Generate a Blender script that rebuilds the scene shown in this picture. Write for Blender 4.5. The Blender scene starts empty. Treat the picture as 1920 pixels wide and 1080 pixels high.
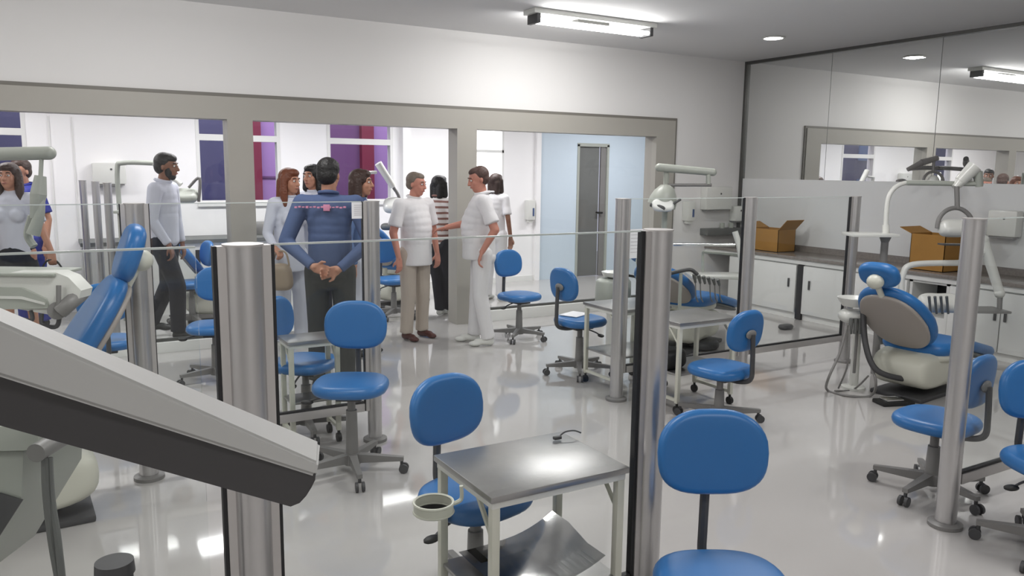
import bpy, bmesh, math, random
from math import sin, cos, pi, radians, sqrt, atan2
from mathutils import Vector, Matrix
random.seed(4)
scene = bpy.context.scene
C = scene.collection

# ---------------------------------------------------------------- camera
FPX = 1491.2; EYE = 1.68
YAW = radians(59.68); PIT = radians(8.47); ROL = radians(0.694)
fh = Vector((cos(YAW), sin(YAW), 0)); rt = Vector((sin(YAW), -cos(YAW), 0)); upv = Vector((0, 0, 1))
fw = fh * cos(PIT) - upv * sin(PIT); u0 = upv * cos(PIT) + fh * sin(PIT)
RR = rt * cos(ROL) + u0 * sin(ROL); UU = u0 * cos(ROL) - rt * sin(ROL)
EY = Vector((0, 0, EYE))
cd = bpy.data.cameras.new('camera'); cam = bpy.data.objects.new('camera', cd); C.objects.link(cam)
m = Matrix((RR, UU, -fw)).transposed().to_4x4(); m.translation = EY
cam.matrix_world = m
cd.sensor_width = 36; cd.lens = FPX / 1920 * 36; cd.clip_start = .05; cd.clip_end = 200
scene.camera = cam

def ray(x, y): return fw + RR * ((x - 960) / FPX) - UU * ((y - 540) / FPX)
def fl(x, y, z=0.0):
    d = ray(x, y); return EY + d * ((z - EYE) / d.z)
def onY(x, y, Y):
    d = ray(x, y); return EY + d * (Y / d.y)
def onX(x, y, X):
    d = ray(x, y); return EY + d * (X / d.x)
def P(x, y, d): return EY + ray(x, y) * d

# ---------------------------------------------------------------- view, world, lights
scene.view_settings.view_transform = 'Standard'; scene.view_settings.look = 'None'
scene.view_settings.exposure = 0.12; scene.view_settings.gamma = 1.0
scene.cycles.use_denoising = True
scene.cycles.transparent_max_bounces = 32
scene.cycles.max_bounces = 8; scene.cycles.diffuse_bounces = 5; scene.cycles.glossy_bounces = 5
scene.cycles.sample_clamp_indirect = 4.0
scene.cycles.caustics_reflective = False; scene.cycles.caustics_refractive = False
w = bpy.data.worlds.new('world'); scene.world = w; w.use_nodes = True
w.node_tree.nodes['Background'].inputs[0].default_value = (.75, .78, .95, 1)
w.node_tree.nodes['Background'].inputs[1].default_value = 0.7

TUBE_W = 33.0       # watt of each ceiling tube fixture
FAR_W = 38.0
def area(name, loc, sx, sy, power, col=(1, .985, .97), rot=(0, 0, 0)):
    l = bpy.data.lights.new(name, 'AREA'); l.shape = 'RECTANGLE'; l.size = sx; l.size_y = sy
    l.energy = power; l.color = col
    o = bpy.data.objects.new(name, l); C.objects.link(o); o.location = loc; o.rotation_euler = rot
    return o

# ---------------------------------------------------------------- materials
MATS = {}
def mat(name, col, rough=.5, metal=0., spec=.5, bump=0., bscale=40., var=0., vscale=3., coat=0., emit=None, es=0.):
    m = bpy.data.materials.new(name); m.use_nodes = True
    nt = m.node_tree; b = nt.nodes['Principled BSDF']
    b.inputs['Base Color'].default_value = (*col, 1); b.inputs['Roughness'].default_value = rough
    b.inputs['Metallic'].default_value = metal; b.inputs['Specular IOR Level'].default_value = spec
    b.inputs['Coat Weight'].default_value = coat; b.inputs['Coat Roughness'].default_value = .05
    if emit: b.inputs['Emission Color'].default_value = (*emit, 1); b.inputs['Emission Strength'].default_value = es
    tc = nt.nodes.new('ShaderNodeTexCoord')
    if var:
        n = nt.nodes.new('ShaderNodeTexNoise'); n.inputs['Scale'].default_value = vscale; n.inputs['Detail'].default_value = 4
        nt.links.new(tc.outputs['Object'], n.inputs['Vector'])
        mx = nt.nodes.new('ShaderNodeMix'); mx.data_type = 'RGBA'
        mx.inputs[6].default_value = (*[c * (1 - var) for c in col], 1); mx.inputs[7].default_value = (*[min(1, c * (1 + var)) for c in col], 1)
        nt.links.new(n.outputs['Fac'], mx.inputs[0]); nt.links.new(mx.outputs[2], b.inputs['Base Color'])
    if bump:
        n = nt.nodes.new('ShaderNodeTexNoise'); n.inputs['Scale'].default_value = bscale
        nt.links.new(tc.outputs['Object'], n.inputs['Vector'])
        bp = nt.nodes.new('ShaderNodeBump'); bp.inputs['Strength'].default_value = bump; bp.inputs['Distance'].default_value = .01
        nt.links.new(n.outputs['Fac'], bp.inputs['Height']); nt.links.new(bp.outputs['Normal'], b.inputs['Normal'])
    MATS[name] = m
    return m
M_wall = mat('wall_paint', (.74, .73, .72), .6, var=.015, vscale=1.2)
M_wallR = mat('wall_panel_white', (.66, .67, .67), .35, var=.01, vscale=.8)
M_ceil = mat('ceiling_paint', (.72, .72, .72), .8, var=.01)
M_floor = mat('floor_epoxy', (.47, .455, .445), .055, spec=.65, var=.04, vscale=.7, bump=.012, bscale=1.5)
M_far = mat('far_room_paint', (.88, .87, .87), .6, var=.01)
M_pale = mat('pale_blue_paint', (.55, .64, .72), .55, var=.015)
M_frame = mat('taupe_frame_paint', (.36, .345, .31), .45, var=.03)
M_kerb = mat('kerb_paint', (.74, .74, .72), .5, var=.02)
M_alu = mat('brushed_aluminium', (.56, .55, .55), .28, metal=.85, var=.04, vscale=20)
M_alu2 = mat('satin_aluminium', (.54, .52, .51), .42, metal=.6, var=.03, vscale=15)
M_gasket = mat('black_gasket', (.012, .012, .014), .5)
M_chrome = mat('chrome', (.75, .75, .75), .12, metal=1.)
M_steel = mat('stainless_steel', (.40, .395, .39), .33, metal=.9, var=.22, vscale=7, bump=.03, bscale=60)
M_blue = mat('blue_vinyl', (.024, .145, .39), .36, var=.03, vscale=5, spec=.45)
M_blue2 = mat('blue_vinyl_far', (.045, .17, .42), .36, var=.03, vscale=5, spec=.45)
M_greyp = mat('grey_plastic', (.19, .185, .18), .42, var=.03)
M_dgrey = mat('dark_grey_plastic', (.055, .055, .058), .5, var=.03)
M_black = mat('black_rubber', (.012, .012, .012), .5)
M_wp = mat('white_enamel', (.66, .665, .63), .3, var=.02, coat=.3)
M_cream = mat('cream_enamel', (.60, .60, .52), .38, var=.03)
M_shell = mat('taupe_shell_plastic', (.36, .325, .295), .42, var=.02)
M_con = mat('console_light_grey', (.43, .43, .42), .45, var=.03)
M_cond = mat('console_charcoal', (.052, .05, .052), .5, var=.03)
M_sage = mat('sage_grey_plastic', (.36, .38, .34), .42, var=.02)
M_cab = mat('cabinet_laminate', (.68, .685, .67), .4, var=.01)
M_ctr = mat('grey_brown_granite', (.21, .19, .175), .2, var=.35, vscale=45)
M_card = mat('cardboard', (.34, .17, .035), .75, var=.12, vscale=10)
M_paper = mat('paper', (.84, .84, .86), .7)
M_ink = mat('pale_ink', (.55, .53, .56), .8)
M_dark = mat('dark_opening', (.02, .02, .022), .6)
M_trim = mat('dark_trim', (.10, .10, .095), .4, metal=.5)
M_doorg = mat('dark_grey_door', (.13, .135, .13), .55, var=.04)
M_skin = mat('skin_tan', (.44, .215, .14), .55, var=.06, vscale=12)
M_skinp = mat('skin_pink', (.50, .22, .16), .55, var=.06, vscale=12)
M_skind = mat('skin_brown', (.22, .10, .06), .55, var=.06, vscale=12)
M_hairb = mat('black_hair', (.008, .007, .007), .5, bump=.6, bscale=60)
M_hairdb = mat('dark_brown_hair', (.035, .015, .010), .5, bump=.6, bscale=60)
M_hairr = mat('auburn_hair', (.14, .038, .014), .5, bump=.6, bscale=60)
M_hairt = mat('thinning_brown_hair', (.075, .04, .032), .6, bump=.6, bscale=60)
M_hairg = mat('grey_hair', (.15, .12, .095), .6, bump=.6, bscale=60)
M_white = mat('white_cotton', (.70, .69, .70), .8, bump=.35, bscale=14)
M_white2 = mat('white_cotton_cool', (.56, .58, .66), .8, bump=.35, bscale=14)
M_denim = mat('blue_shirt_cloth', (.062, .095, .20), .8, bump=.4, bscale=12, var=.08)
M_denim2 = mat('light_denim_cloth', (.09, .155, .32), .8, bump=.4, bscale=12, var=.08)
M_trdark = mat('dark_olive_trousers', (.035, .037, .035), .85, bump=.3, bscale=12)
M_trnavy = mat('black_trousers', (.010, .010, .016), .85, bump=.3, bscale=12)
M_beige = mat('beige_trousers', (.47, .41, .35), .85, bump=.35, bscale=12)
M_shoeb = mat('brown_leather', (.075, .018, .014), .35)
M_royal = mat('royal_blue_cloth', (.012, .02, .22), .7)
M_bag = mat('beige_leather', (.30, .235, .17), .55, var=.1)
M_stripe = mat('striped_knit', (.6, .57, .56), .8)
_nt = M_stripe.node_tree; _w = _nt.nodes.new('ShaderNodeTexWave'); _w.bands_direction = 'Z'; _w.inputs['Scale'].default_value = 5; _w.inputs['Distortion'].default_value = .6
_tc = _nt.nodes.new('ShaderNodeTexCoord'); _nt.links.new(_tc.outputs['Object'], _w.inputs['Vector'])
_cr = _nt.nodes.new('ShaderNodeValToRGB'); _cr.color_ramp.elements[0].color = (.25, .13, .11, 1); _cr.color_ramp.elements[0].position = .25; _cr.color_ramp.elements[1].color = (.72, .69, .68, 1); _cr.color_ramp.elements[1].position = .4
_nt.links.new(_w.outputs['Fac'], _cr.inputs[0]); _nt.links.new(_cr.outputs[0], _nt.nodes['Principled BSDF'].inputs['Base Color'])
M_pink = mat('pink_embroidery', (.62, .25, .38), .8)
M_eye = mat('eye_dark', (.01, .008, .006), .3)
M_eyew = mat('eye_white', (.7, .68, .66), .3)
M_lip = mat('lip', (.33, .11, .09), .5)
M_lilac = mat('lilac_render_wall', (.34, .20, .44), .8, var=.06, vscale=1)
M_plum = mat('plum_render_wall', (.13, .055, .15), .8, var=.08, vscale=1)
M_crim = mat('crimson_pier', (.17, .012, .04), .7)
M_night = mat('dark_blue_shade', (.05, .05, .13), .5, var=.1)
M_lamp = mat('tube_glow', (1, 1, 1), .5, emit=(1, .99, .98), es=14)
M_glare = mat('added_glare_pane', (.9, .9, .9), .5, emit=(1, .99, 1), es=9)
M_day = mat('daylight_pane', (.9, .9, .9), .5, emit=(1, .99, 1), es=1.6)

def glassmat(name, tint, gloss=1.0, ior=1.45, milk=0.0):
    m = bpy.data.materials.new(name); m.use_nodes = True; nt = m.node_tree; nt.nodes.clear()
    o = nt.nodes.new('ShaderNodeOutputMaterial'); t = nt.nodes.new('ShaderNodeBsdfTransparent'); g = nt.nodes.new('ShaderNodeBsdfGlossy')
    t.inputs[0].default_value = (*tint, 1); g.inputs['Roughness'].default_value = 0.0; g.inputs['Color'].default_value = (gloss, gloss, gloss, 1)
    f = nt.nodes.new('ShaderNodeFresnel'); ge = nt.nodes.new('ShaderNodeNewGeometry')
    mm = nt.nodes.new('ShaderNodeMapRange'); mm.inputs[3].default_value = ior; mm.inputs[4].default_value = 1 / ior   # same pane reflectance from either side
    nt.links.new(ge.outputs['Backfacing'], mm.inputs[0]); nt.links.new(mm.outputs[0], f.inputs[0])
    mx = nt.nodes.new('ShaderNodeMixShader'); nt.links.new(f.outputs[0], mx.inputs[0]); nt.links.new(t.outputs[0], mx.inputs[1]); nt.links.new(g.outputs[0], mx.inputs[2])
    last = mx
    if milk:
        d = nt.nodes.new('ShaderNodeBsdfDiffuse'); d.inputs[0].default_value = (.75, .78, .78, 1)
        m2 = nt.nodes.new('ShaderNodeMixShader'); m2.inputs[0].default_value = milk
        nt.links.new(mx.outputs[0], m2.inputs[1]); nt.links.new(d.outputs[0], m2.inputs[2]); last = m2
    nt.links.new(last.outputs[0], o.inputs[0]); return m
M_glass = glassmat('clear_glass', (.965, .975, .97), ior=1.25)
M_glassw = glassmat('window_glass', (.97, .97, .97), ior=1.3)
M_edge = mat('polished_glass_edge', (.55, .60, .58), .2, coat=.5)
def mirrormat():
    m = bpy.data.materials.new('reflective_glass_cladding'); m.use_nodes = True; nt = m.node_tree; nt.nodes.clear()
    o = nt.nodes.new('ShaderNodeOutputMaterial'); d = nt.nodes.new('ShaderNodeBsdfDiffuse'); g = nt.nodes.new('ShaderNodeBsdfGlossy')
    d.inputs[0].default_value = (.30, .31, .30, 1); g.inputs['Roughness'].default_value = 0.0; g.inputs['Color'].default_value = (.93, .94, .93, 1)
    mx = nt.nodes.new('ShaderNodeMixShader'); mx.inputs[0].default_value = .82
    nt.links.new(d.outputs[0], mx.inputs[1]); nt.links.new(g.outputs[0], mx.inputs[2]); nt.links.new(mx.outputs[0], o.inputs[0]); return m
M_mirror = mirrormat()

# ---------------------------------------------------------------- mesh helpers
class MB:
    def __init__(s): s.bm = bmesh.new()
    def box(s, a, b, bev=0.0, mtx=None):
        a = Vector(a); b = Vector(b)
        r = bmesh.ops.create_cube(s.bm, size=1.0); v = r['verts']
        c = (a + b) / 2; d = b - a
        for p in v: p.co = Vector((p.co.x * d.x, p.co.y * d.y, p.co.z * d.z)) + c
        if mtx: bmesh.ops.transform(s.bm, matrix=mtx, verts=v)
        if bev:
            e = list({e for p in v for e in p.link_edges})
            bmesh.ops.bevel(s.bm, geom=e, offset=bev, segments=2, affect='EDGES', profile=.6)
        return s
    def cone(s, p, q, r1, r2=None, n=20, cap=True):
        p = Vector(p); q = Vector(q); r2 = r1 if r2 is None else r2
        d = q - p; L = d.length
        if L < 1e-6: return s
        mt = Matrix.Translation((p + q) / 2) @ d.to_track_quat('Z', 'Y').to_matrix().to_4x4()
        bmesh.ops.create_cone(s.bm, cap_ends=cap, segments=n, radius1=r1, radius2=r2, depth=L, matrix=mt); return s
    def ball(s, c, r, sc=(1, 1, 1), n=16, rot=None):
        mt = Matrix.Translation(Vector(c)) @ (rot.to_4x4() if rot else Matrix.Identity(4)) @ Matrix.Diagonal((r * sc[0], r * sc[1], r * sc[2], 1))
        bmesh.ops.create_uvsphere(s.bm, u_segments=n, v_segments=max(6, n // 2 + 2), radius=1, matrix=mt); return s
    def tube(s, pts, r, n=10, smooth=True, closed=False):
        pts = [Vector(p) for p in pts]
        if smooth and len(pts) > 2:
            out = []
            N = len(pts)
            for i in range(N if closed else N - 1):
                p0 = pts[(i - 1) % N] if (closed or i > 0) else pts[i]; p1 = pts[i]; p2 = pts[(i + 1) % N]
                p3 = pts[(i + 2) % N] if (closed or i + 2 < N) else p2
                for k in range(6):
                    t = k / 6
                    out.append(.5 * ((2 * p1) + (p2 - p0) * t + (2 * p0 - 5 * p1 + 4 * p2 - p3) * t * t + (3 * p1 - p0 - 3 * p2 + p3) * t ** 3))
            if not closed: out.append(pts[-1])
            pts = out
        N = len(pts); rings = []
        rs = r if isinstance(r, (list, tuple)) else None
        nrm = None
        for i, p in enumerate(pts):
            a = pts[(i + 1) % N] if (closed or i < N - 1) else p; b = pts[i - 1] if (closed or i > 0) else p
            t = (a - b).normalized()
            if nrm is None: nrm = t.orthogonal().normalized()
            else:
                nrm = (nrm - t * nrm.dot(t)); nrm = nrm.normalized() if nrm.length > 1e-6 else t.orthogonal().normalized()
            bi = t.cross(nrm)
            rad = r if rs is None else rs[0] + (rs[1] - rs[0]) * i / (N - 1)
            rings.append([s.bm.verts.new(p + (nrm * cos(2 * pi * k / n) + bi * sin(2 * pi * k / n)) * rad) for k in range(n)])
        for i in range(N if closed else N - 1):
            A = rings[i]; B = rings[(i + 1) % N]
            for k in range(n): s.bm.faces.new((A[k], A[(k + 1) % n], B[(k + 1) % n], B[k]))
        if not closed: s.bm.faces.new(rings[0][::-1]); s.bm.faces.new(rings[-1])
        return s
    def lathe(s, prof, c=(0, 0, 0), n=24):
        c = Vector(c); rings = []
        for r, z in prof: rings.append([s.bm.verts.new(c + Vector((r * cos(2 * pi * k / n), r * sin(2 * pi * k / n), z))) for k in range(n)])
        for A, B in zip(rings, rings[1:]):
            for k in range(n): s.bm.faces.new((A[k], A[(k + 1) % n], B[(k + 1) % n], B[k]))
        s.bm.faces.new(rings[0][::-1]); s.bm.faces.new(rings[-1]); return s
    def prism(s, pts, off):
        off = Vector(off); A = [s.bm.verts.new(Vector(p)) for p in pts]; B = [s.bm.verts.new(Vector(p) + off) for p in pts]; n = len(A)
        s.bm.faces.new(A[::-1]); s.bm.faces.new(B)
        for k in range(n): s.bm.faces.new((A[k], A[(k + 1) % n], B[(k + 1) % n], B[k]))
        return s
    def pad(s, outl, th, org, ux, uy, rnd=None, bend=0., dome=0.):
        """upholstered pad: 2D outline, thickness th along ux x uy, rounded rim"""
        org = Vector(org); ux = Vector(ux).normalized(); uy = Vector(uy).normalized(); uz = ux.cross(uy)
        rnd = rnd or th * .5; n = len(outl); rings = []
        prof = []
        for k in range(5):
            a = pi / 2 * k / 4; prof.append((rnd * (1 - sin(a)), -th / 2 + rnd * (1 - cos(a)) if rnd < th / 2 else -th / 2 * cos(a)))
        pr = prof + [(i, -z) for i, z in prof[::-1][1:]]
        cx = sum(p[0] for p in outl) / n; cy = sum(p[1] for p in outl) / n
        def pos(f, inset, z):
            out = []
            for x, y in outl:
                dx, dy = x - cx, y - cy; L = sqrt(dx * dx + dy * dy); q = max(0, (L - inset) / L) * f
                X, Y = cx + dx * q, cy + dy * q
                zz = z + bend * (X - cx) ** 2 + (dome * (1 - (q) ** 2) if z > 0 else 0)
                out.append(s.bm.verts.new(org + ux * X + uy * Y + uz * zz))
            return out
        rings.append(pos(.35, prof[0][0], pr[0][1])); rings.append(pos(.75, prof[0][0], pr[0][1]))
        for ins, z in pr: rings.append(pos(1, ins, z))
        rings.append(pos(.75, prof[0][0], pr[-1][1])); rings.append(pos(.35, prof[0][0], pr[-1][1]))
        for A, B in zip(rings, rings[1:]):
            for k in range(n): s.bm.faces.new((A[k], A[(k + 1) % n], B[(k + 1) % n], B[k]))
        s.bm.faces.new(rings[0][::-1]); s.bm.faces.new(rings[-1]); return s
    def build(s, name, material, parent=None, smooth=True, angle=40):
        bmesh.ops.recalc_face_normals(s.bm, faces=s.bm.faces)
        me = bpy.data.meshes.new(name)
        if smooth:
            for f in s.bm.faces: f.smooth = True
            for e in s.bm.edges:
                if len(e.link_faces) == 2 and e.calc_face_angle(0) > radians(angle): e.smooth = False
        s.bm.to_mesh(me); s.bm.free()
        o = bpy.data.objects.new(name, me); C.objects.link(o); me.materials.append(material)
        if parent: o.parent = parent
        return o

def tag(o, label=None, cat=None, group=None, kind=None):
    if label: o['label'] = label
    if cat: o['category'] = cat
    if group: o['group'] = group
    if kind: o['kind'] = kind
    return o
def empty(name, loc, rz=0, label=None, cat=None, group=None):
    o = bpy.data.objects.new(name, None); C.objects.link(o); o.location = loc; o.rotation_euler = (0, 0, rz)
    o.empty_display_size = .1
    return tag(o, label, cat, group)
def struct(name, mb, m, smooth=False):
    return tag(mb.build(name, m, smooth=smooth), kind='structure')
def rz_of(a, b):
    """rotation that turns local +x to a*right + b*forward of the camera's ground directions"""
    v = rt * a + fh * b; return atan2(v.y, v.x)

def superell(w, h, n=32, e=3.2, top=1.0, bot=1.0):
    out = []
    for k in range(n):
        a = 2 * pi * k / n; c, s_ = cos(a), sin(a)
        x = abs(c) ** (2 / e) * (1 if c >= 0 else -1) * w / 2
        y = abs(s_) ** (2 / e) * (1 if s_ >= 0 else -1) * h / 2
        t = (y / h + .5); x *= bot + (top - bot) * t
        out.append((x, y))
    return out

# ================================================================ SETTING
XR = 8.0; YW = 7.69; ZC = 3.10; YF = 10.3
XL = -3.6; YB = -3.2; WT = .16
struct('floor', MB().box((XL, YB, -.08), (XR + .2, YF + .05, 0)).box((XR, YW, -.08), (11.2, YF + .05, 0)), M_floor)
struct('ceiling', MB().box((XL, YB, ZC), (XR, YW, ZC + .1)), M_ceil)
ZF = 2.60
struct('ceiling_far_room', MB().box((XL, YW + WT, ZF), (11.2, YF + .2, ZF + .1)), M_far)
# back wall with its one long opening (three bays)
OX0, OX1, OT = -1.2, 6.50, 2.10; FX1 = 6.80; FT = 2.30
bw = MB()
bw.box((XL, YW, FT), (11.2, YW + WT, ZC)); bw.box((FX1, YW, 0), (11.2, YW + WT, FT)); bw.box((XL, YW, 0), (-1.5, YW + WT, FT))
struct('wall_back', bw, M_wall)
fr = MB()
fr.box((-1.5, YW - .035, OT), (FX1, YW + WT + .02, FT))
for x0, x1 in ((-1.5, OX0), (1.464, 1.69), (3.787, 4.02), (OX1, FX1)): fr.box((x0, YW - .035, 0.0), (x1, YW + WT + .02, OT))
struct('trim_1', fr, M_frame)
struct('trim_shadow_line', MB().box((-1.5, YW - .022, FT), (FX1 + .03, YW, FT + .032)).box((FX1, YW - .022, 0), (FX1 + .03, YW, FT)), mat('frame_shadow_line', (.17, .16, .14), .5))  # shadow line around the frame, put in as a darker strip
kb = MB()
kb.box((OX0, YW - .02, 0), (1.464, YW + WT, .09)); kb.box((1.69, YW - .02, 0), (2.55, YW + WT, .09)); kb.box((4.02, YW - .02, 0), (OX1, YW + WT, .115))
struct('baseboard_back', kb, M_kerb)
struct('trim_2', MB().box((4.02, YW + .03, .115), (OX1, YW + .07, .14)).box((OX0, YW + .03, .09), (1.464, YW + .07, .115)), M_trim)
# glazing of the first and third bay
for i, (x0, x1) in enumerate(((OX0, 1.464), (4.02, OX1))):
    struct('window_%d' % (i + 1), MB().box((x0, YW + .045, .13), (x1, YW + .053, OT)), M_glassw)
# right hand wall: reflective glass above, white panel below
struct('wall_right', MB().box((XR + .012, YB, 0), (XR + .17, YW, ZC)), M_wallR)
ZM = 1.60
struct('wall_right_lower', MB().box((XR, YB, 0), (XR + .012, YW, ZM)), M_wallR)
yj = [YW - .03, 6.37, 5.04, 3.7, 2.36, 1.0, -.4, -1.8, YB]
mr = MB()
for a, b in zip(yj, yj[1:]): mr.box((XR, b + .003, ZM), (XR + .01, a - .003, ZC - .03))
struct('wall_right_glass', mr, M_mirror)
tm = MB().box((XR - .03, YB, ZC - .035), (XR + .01, YW, ZC)).box((XR - .035, YW - .035, .7), (XR, YW, ZC))
struct('trim_3', tm, M_trim)
struct('wall_left', MB().box((XL - .15, YB, 0), (XL, YF + .2, ZC)), M_wall)
struct('wall_front', MB().box((XL, YB - .15, 0), (XR + .2, YB, ZC)), M_wall)
# far room walls with window holes
def holes(x0, x1, z0, z1, y0, y1, hs, m, name):
    mb = MB(); xs = x0
    for hx0, hx1, hz0, hz1 in hs:
        mb.box((xs, y0, z0), (hx0, y1, z1))
        if hz0 > z0: mb.box((hx0, y0, z0), (hx1, y1, hz0))
        mb.box((hx0, y0, hz1), (hx1, y1, z1)); xs = hx1
    mb.box((xs, y0, z0), (x1, y1, z1)); return struct(name, mb, m)
WZ0, WZ1 = 1.24, 2.45
holes(XL, 6.46, 0, ZC, YF, YF + .16, [(-1.05, -.146, WZ0, WZ1), (1.60, 2.60, WZ0, WZ1), (3.21, 4.12, WZ0, WZ1), (5.30, 5.86, 1.52, 2.36)], M_far, 'wall_far')
for i_, (a_, b_) in enumerate(((-.10, .20), (.40, .66))):     # made-up high windows out of view, glowing to put glare on the floor
    wo = struct('window_%d' % (8 + i_), MB().box((a_ - .02, YF - .02, 2.26), (b_ + .02, YF, 2.30)).box((a_ - .02, YF - .02, 2.52), (b_ + .02, YF, 2.56)).box((a_ - .02, YF - .02, 2.3), (a_, YF, 2.52)).box((b_, YF - .02, 2.3), (b_ + .02, YF, 2.52)).box((a_, YF - .02, 2.40), (b_, YF, 2.42)), M_kerb)
    MB().box((a_, YF - .012, 2.30), (b_, YF - .002, 2.52)).build('window_pane', M_glare, wo)
holes(6.46, 11.2, 0, ZC, YF, YF + .16, [(7.17, 7.78, 0, 2.08)], M_pale, 'wall_far_right')
struct('wall_far_end', MB().box((11.2, YW, 0), (11.35, YF + .2, ZC)), M_pale)
struct('wall_far_corner', MB().box((4.22, YF - .12, 0), (4.34, YF, ZF)).box((6.40, YF - .05, 0), (6.48, YF, ZF)), M_far)
struct('baseboard_far', MB().box((4.4, YF - .015, 0), (6.4, YF, .08)), M_kerb)
k = 3
for x0, x1 in ((-1.05, -.146), (1.60, 2.60), (3.21, 4.12)):
    f = MB()
    f.box((x0, YF - .01, WZ0), (x0 + .04, YF + .1, WZ1)); f.box((x1 - .04, YF - .01, WZ0), (x1, YF + .1, WZ1))
    f.box((x0 - .01, YF - .03, WZ0 - .05), (x1 + .01, YF + .0, WZ0 - .0)); f.box((x0 + .04, YF - .008, WZ0), (x1 - .04, YF + .1, WZ0 + .02)); f.box((x0 + .04, YF - .008, WZ1 - .04), (x1 - .04, YF + .1, WZ1)); f.box((x0 + .04, YF - .008, 1.985), (x1 - .04, YF + .1, 2.06))
    wo = struct('window_%d' % k, f, M_kerb)
    g = MB().box((x0 + .04, YF + .05, WZ0 + .02), (x1 - .04, YF + .056, WZ1 - .04)).build('window_pane', M_glassw, wo)
    k += 1
f = MB().box((5.30, YF + .0, 1.52), (5.33, YF + .1, 2.36)).box((5.83, YF, 1.52), (5.86, YF + .1, 2.36)).box((5.30, YF, 1.92), (5.86, YF + .1, 1.96)).box((5.3, YF, 1.49), (5.86, YF + .1, 1.53))
wo = struct('window_%d' % k, f, M_kerb)
MB().box((5.33, YF + .05, 1.53), (5.83, YF + .06, 2.36)).build('window_pane', M_day, wo)
# grey door standing in the pale wall
dr = MB().box((7.17, YF - .01, 0), (7.21, YF + .14, 2.08)).box((7.74, YF - .01, 0), (7.78, YF + .14, 2.08)).box((7.17, YF - .01, 2.05), (7.78, YF + .14, 2.10))
dfo = struct('door_1', dr, M_sage)
MB().box((7.21, YF + .04, 0.01), (7.62, YF + .08, 2.05)).build('door_leaf', M_doorg, dfo)
MB().box((7.64, YF + .02, 0.01), (7.74, YF + .05, 2.05)).build('door_jamb', M_greyp, dfo)
MB().cone((7.59, YF + .04, 1.02), (7.59, YF - .02, 1.02), .012).box((7.575, YF - .03, 1.0), (7.67, YF - .01, 1.03)).build('door_handle', M_black, dfo)
# a dividing strip on the left part of the far wall
struct('trim_4', MB().box((.07, YF - .012, 0), (.085, YF, 2.2)).box((.30, YF - .012, 0), (.31, YF, 2.2)), M_kerb)

# outside, seen through the far windows
eb = empty('neighbouring_building', (1, YF + 2.6, 0), 0, 'lilac and plum building with crimson piers outside the far windows', 'building')
for a, b, m_, z1 in ((-6, 1.35, M_night, 4), (1.35, 2.80, M_night, 4), (2.80, 3.9, M_lilac, 4), (3.9, 4.6, M_plum, 4), (4.6, 7.5, M_lilac, 4)):
    MB().box((a - 1, 0, -.1), (b - 1, .3, z1)).build('facade_bay', m_, eb)
for a, b in ((2.80, 2.94), (4.57, 4.78)):
    MB().box((a - 1, -.12, -.1), (b - 1, .0, 4)).build('pier', M_crim, eb)
MB().box((-5.5, -.04, 2.0), (-2.4, 0, 2.6)).box((-5.5, -.04, 1.2), (-2.4, 0, 1.55)).build('window_band', M_denim2, eb)
MB().box((1.6, -.03, 1.5), (3.0, .0, 1.53)).build('ledge', M_plum, eb)
struct('ground_outside', MB().box((-8, YF + .2, -.1), (12, YF + 3.4, -.02)), M_frame)
area('daylight_outside', (2.5, YF + .5, 3.6), 7, .5, 130, (.9, .88, 1), (radians(40), 0, 0))

# ================================================================ CEILING LIGHTS
def tube_glow(x, y, z, power):
    area('tube_lamp_light', (x, y, z), 1.25, .10, power * .66)
    for sg in (-1, 1):      # a tube shines sideways as well
        area('tube_lamp_side', (x, y + sg * .09, z + .02), 1.25, .08, power * .25, rot=(sg * radians(68), 0, 0))
def tube_light(x, y, label=None, power=TUBE_W, real=True):
    t = empty('fluorescent_light', (x, y, ZC), 0, label or 'twin tube fluorescent fixture on the ceiling', 'ceiling light')
    MB().box((-.70, -.10, -.045), (.70, .10, -.0), .008).build('housing', M_wp, t)
    MB().box((-.20, -.05, -.075), (.16, .05, -.045), .004).build('ballast_cover', M_trim, t)
    for s in (-.055, .055):
        q = MB().cone((-.64, s, -.095), (.64, s, -.095), .018).build('tube', M_lamp, t)
    for s in (-1, 1):
        MB().box((s * .645 - .02, -.085, -.125), (s * .645 + .02, .085, -.04), .006).build('end_cap', M_dgrey, t)
    tube_glow(x, y, ZC - .13, power)
    return t
tube_light(4.53, 6.31, 'twin tube fluorescent fixture on the ceiling near the back wall')
for i, (x, y) in enumerate(((4.53, 3.55), (4.53, .6), (.9, 5.5), (.9, 2.6), (-2.0, 5.4), (1.2, -1.2), (-2.2, 1.2))):  # out-of-view tubes; the one behind the camera is added as fill
    tube_glow(x, y, ZC - .13, TUBE_W)
for x, y in ((-.9, 9.0), (1.9, 9.0), (4.7, 9.0), (7.6, 9.0)):
    area('far_room_fill', (x, y, ZF - .03), 1.3, .3, FAR_W, (1, .99, 1))  # unseen lamps put in to brighten the far room
for x, y in ((.75, 9.25), (3.72, 9.2)):  # lights out of view, added to throw glare patches on the floor
    t = empty('added_louvre_light', (x, y, ZF), 0, 'added louvred ceiling light in the far room at x' , 'ceiling light'); t['label'] = 'added unseen louvred light in the far room, ' + ('left one, its glare at lower left' if x < 2 else 'right one, its glare beside the ring holder')
    MB().box((-.32, -.16, -.05), (.32, .16, 0), .005).build('housing', M_wp, t)
    MB().box((-.29, -.13, -.056), (.29, .13, -.05)).build('diffuser', M_lamp, t)
    lv = MB()
    for k in range(4): lv.box((-.30, -.09 + k * .06 - .004, -.07), (.30, -.09 + k * .06 + .004, -.056))
    lv.build('louvres', M_trim, t)
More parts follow.
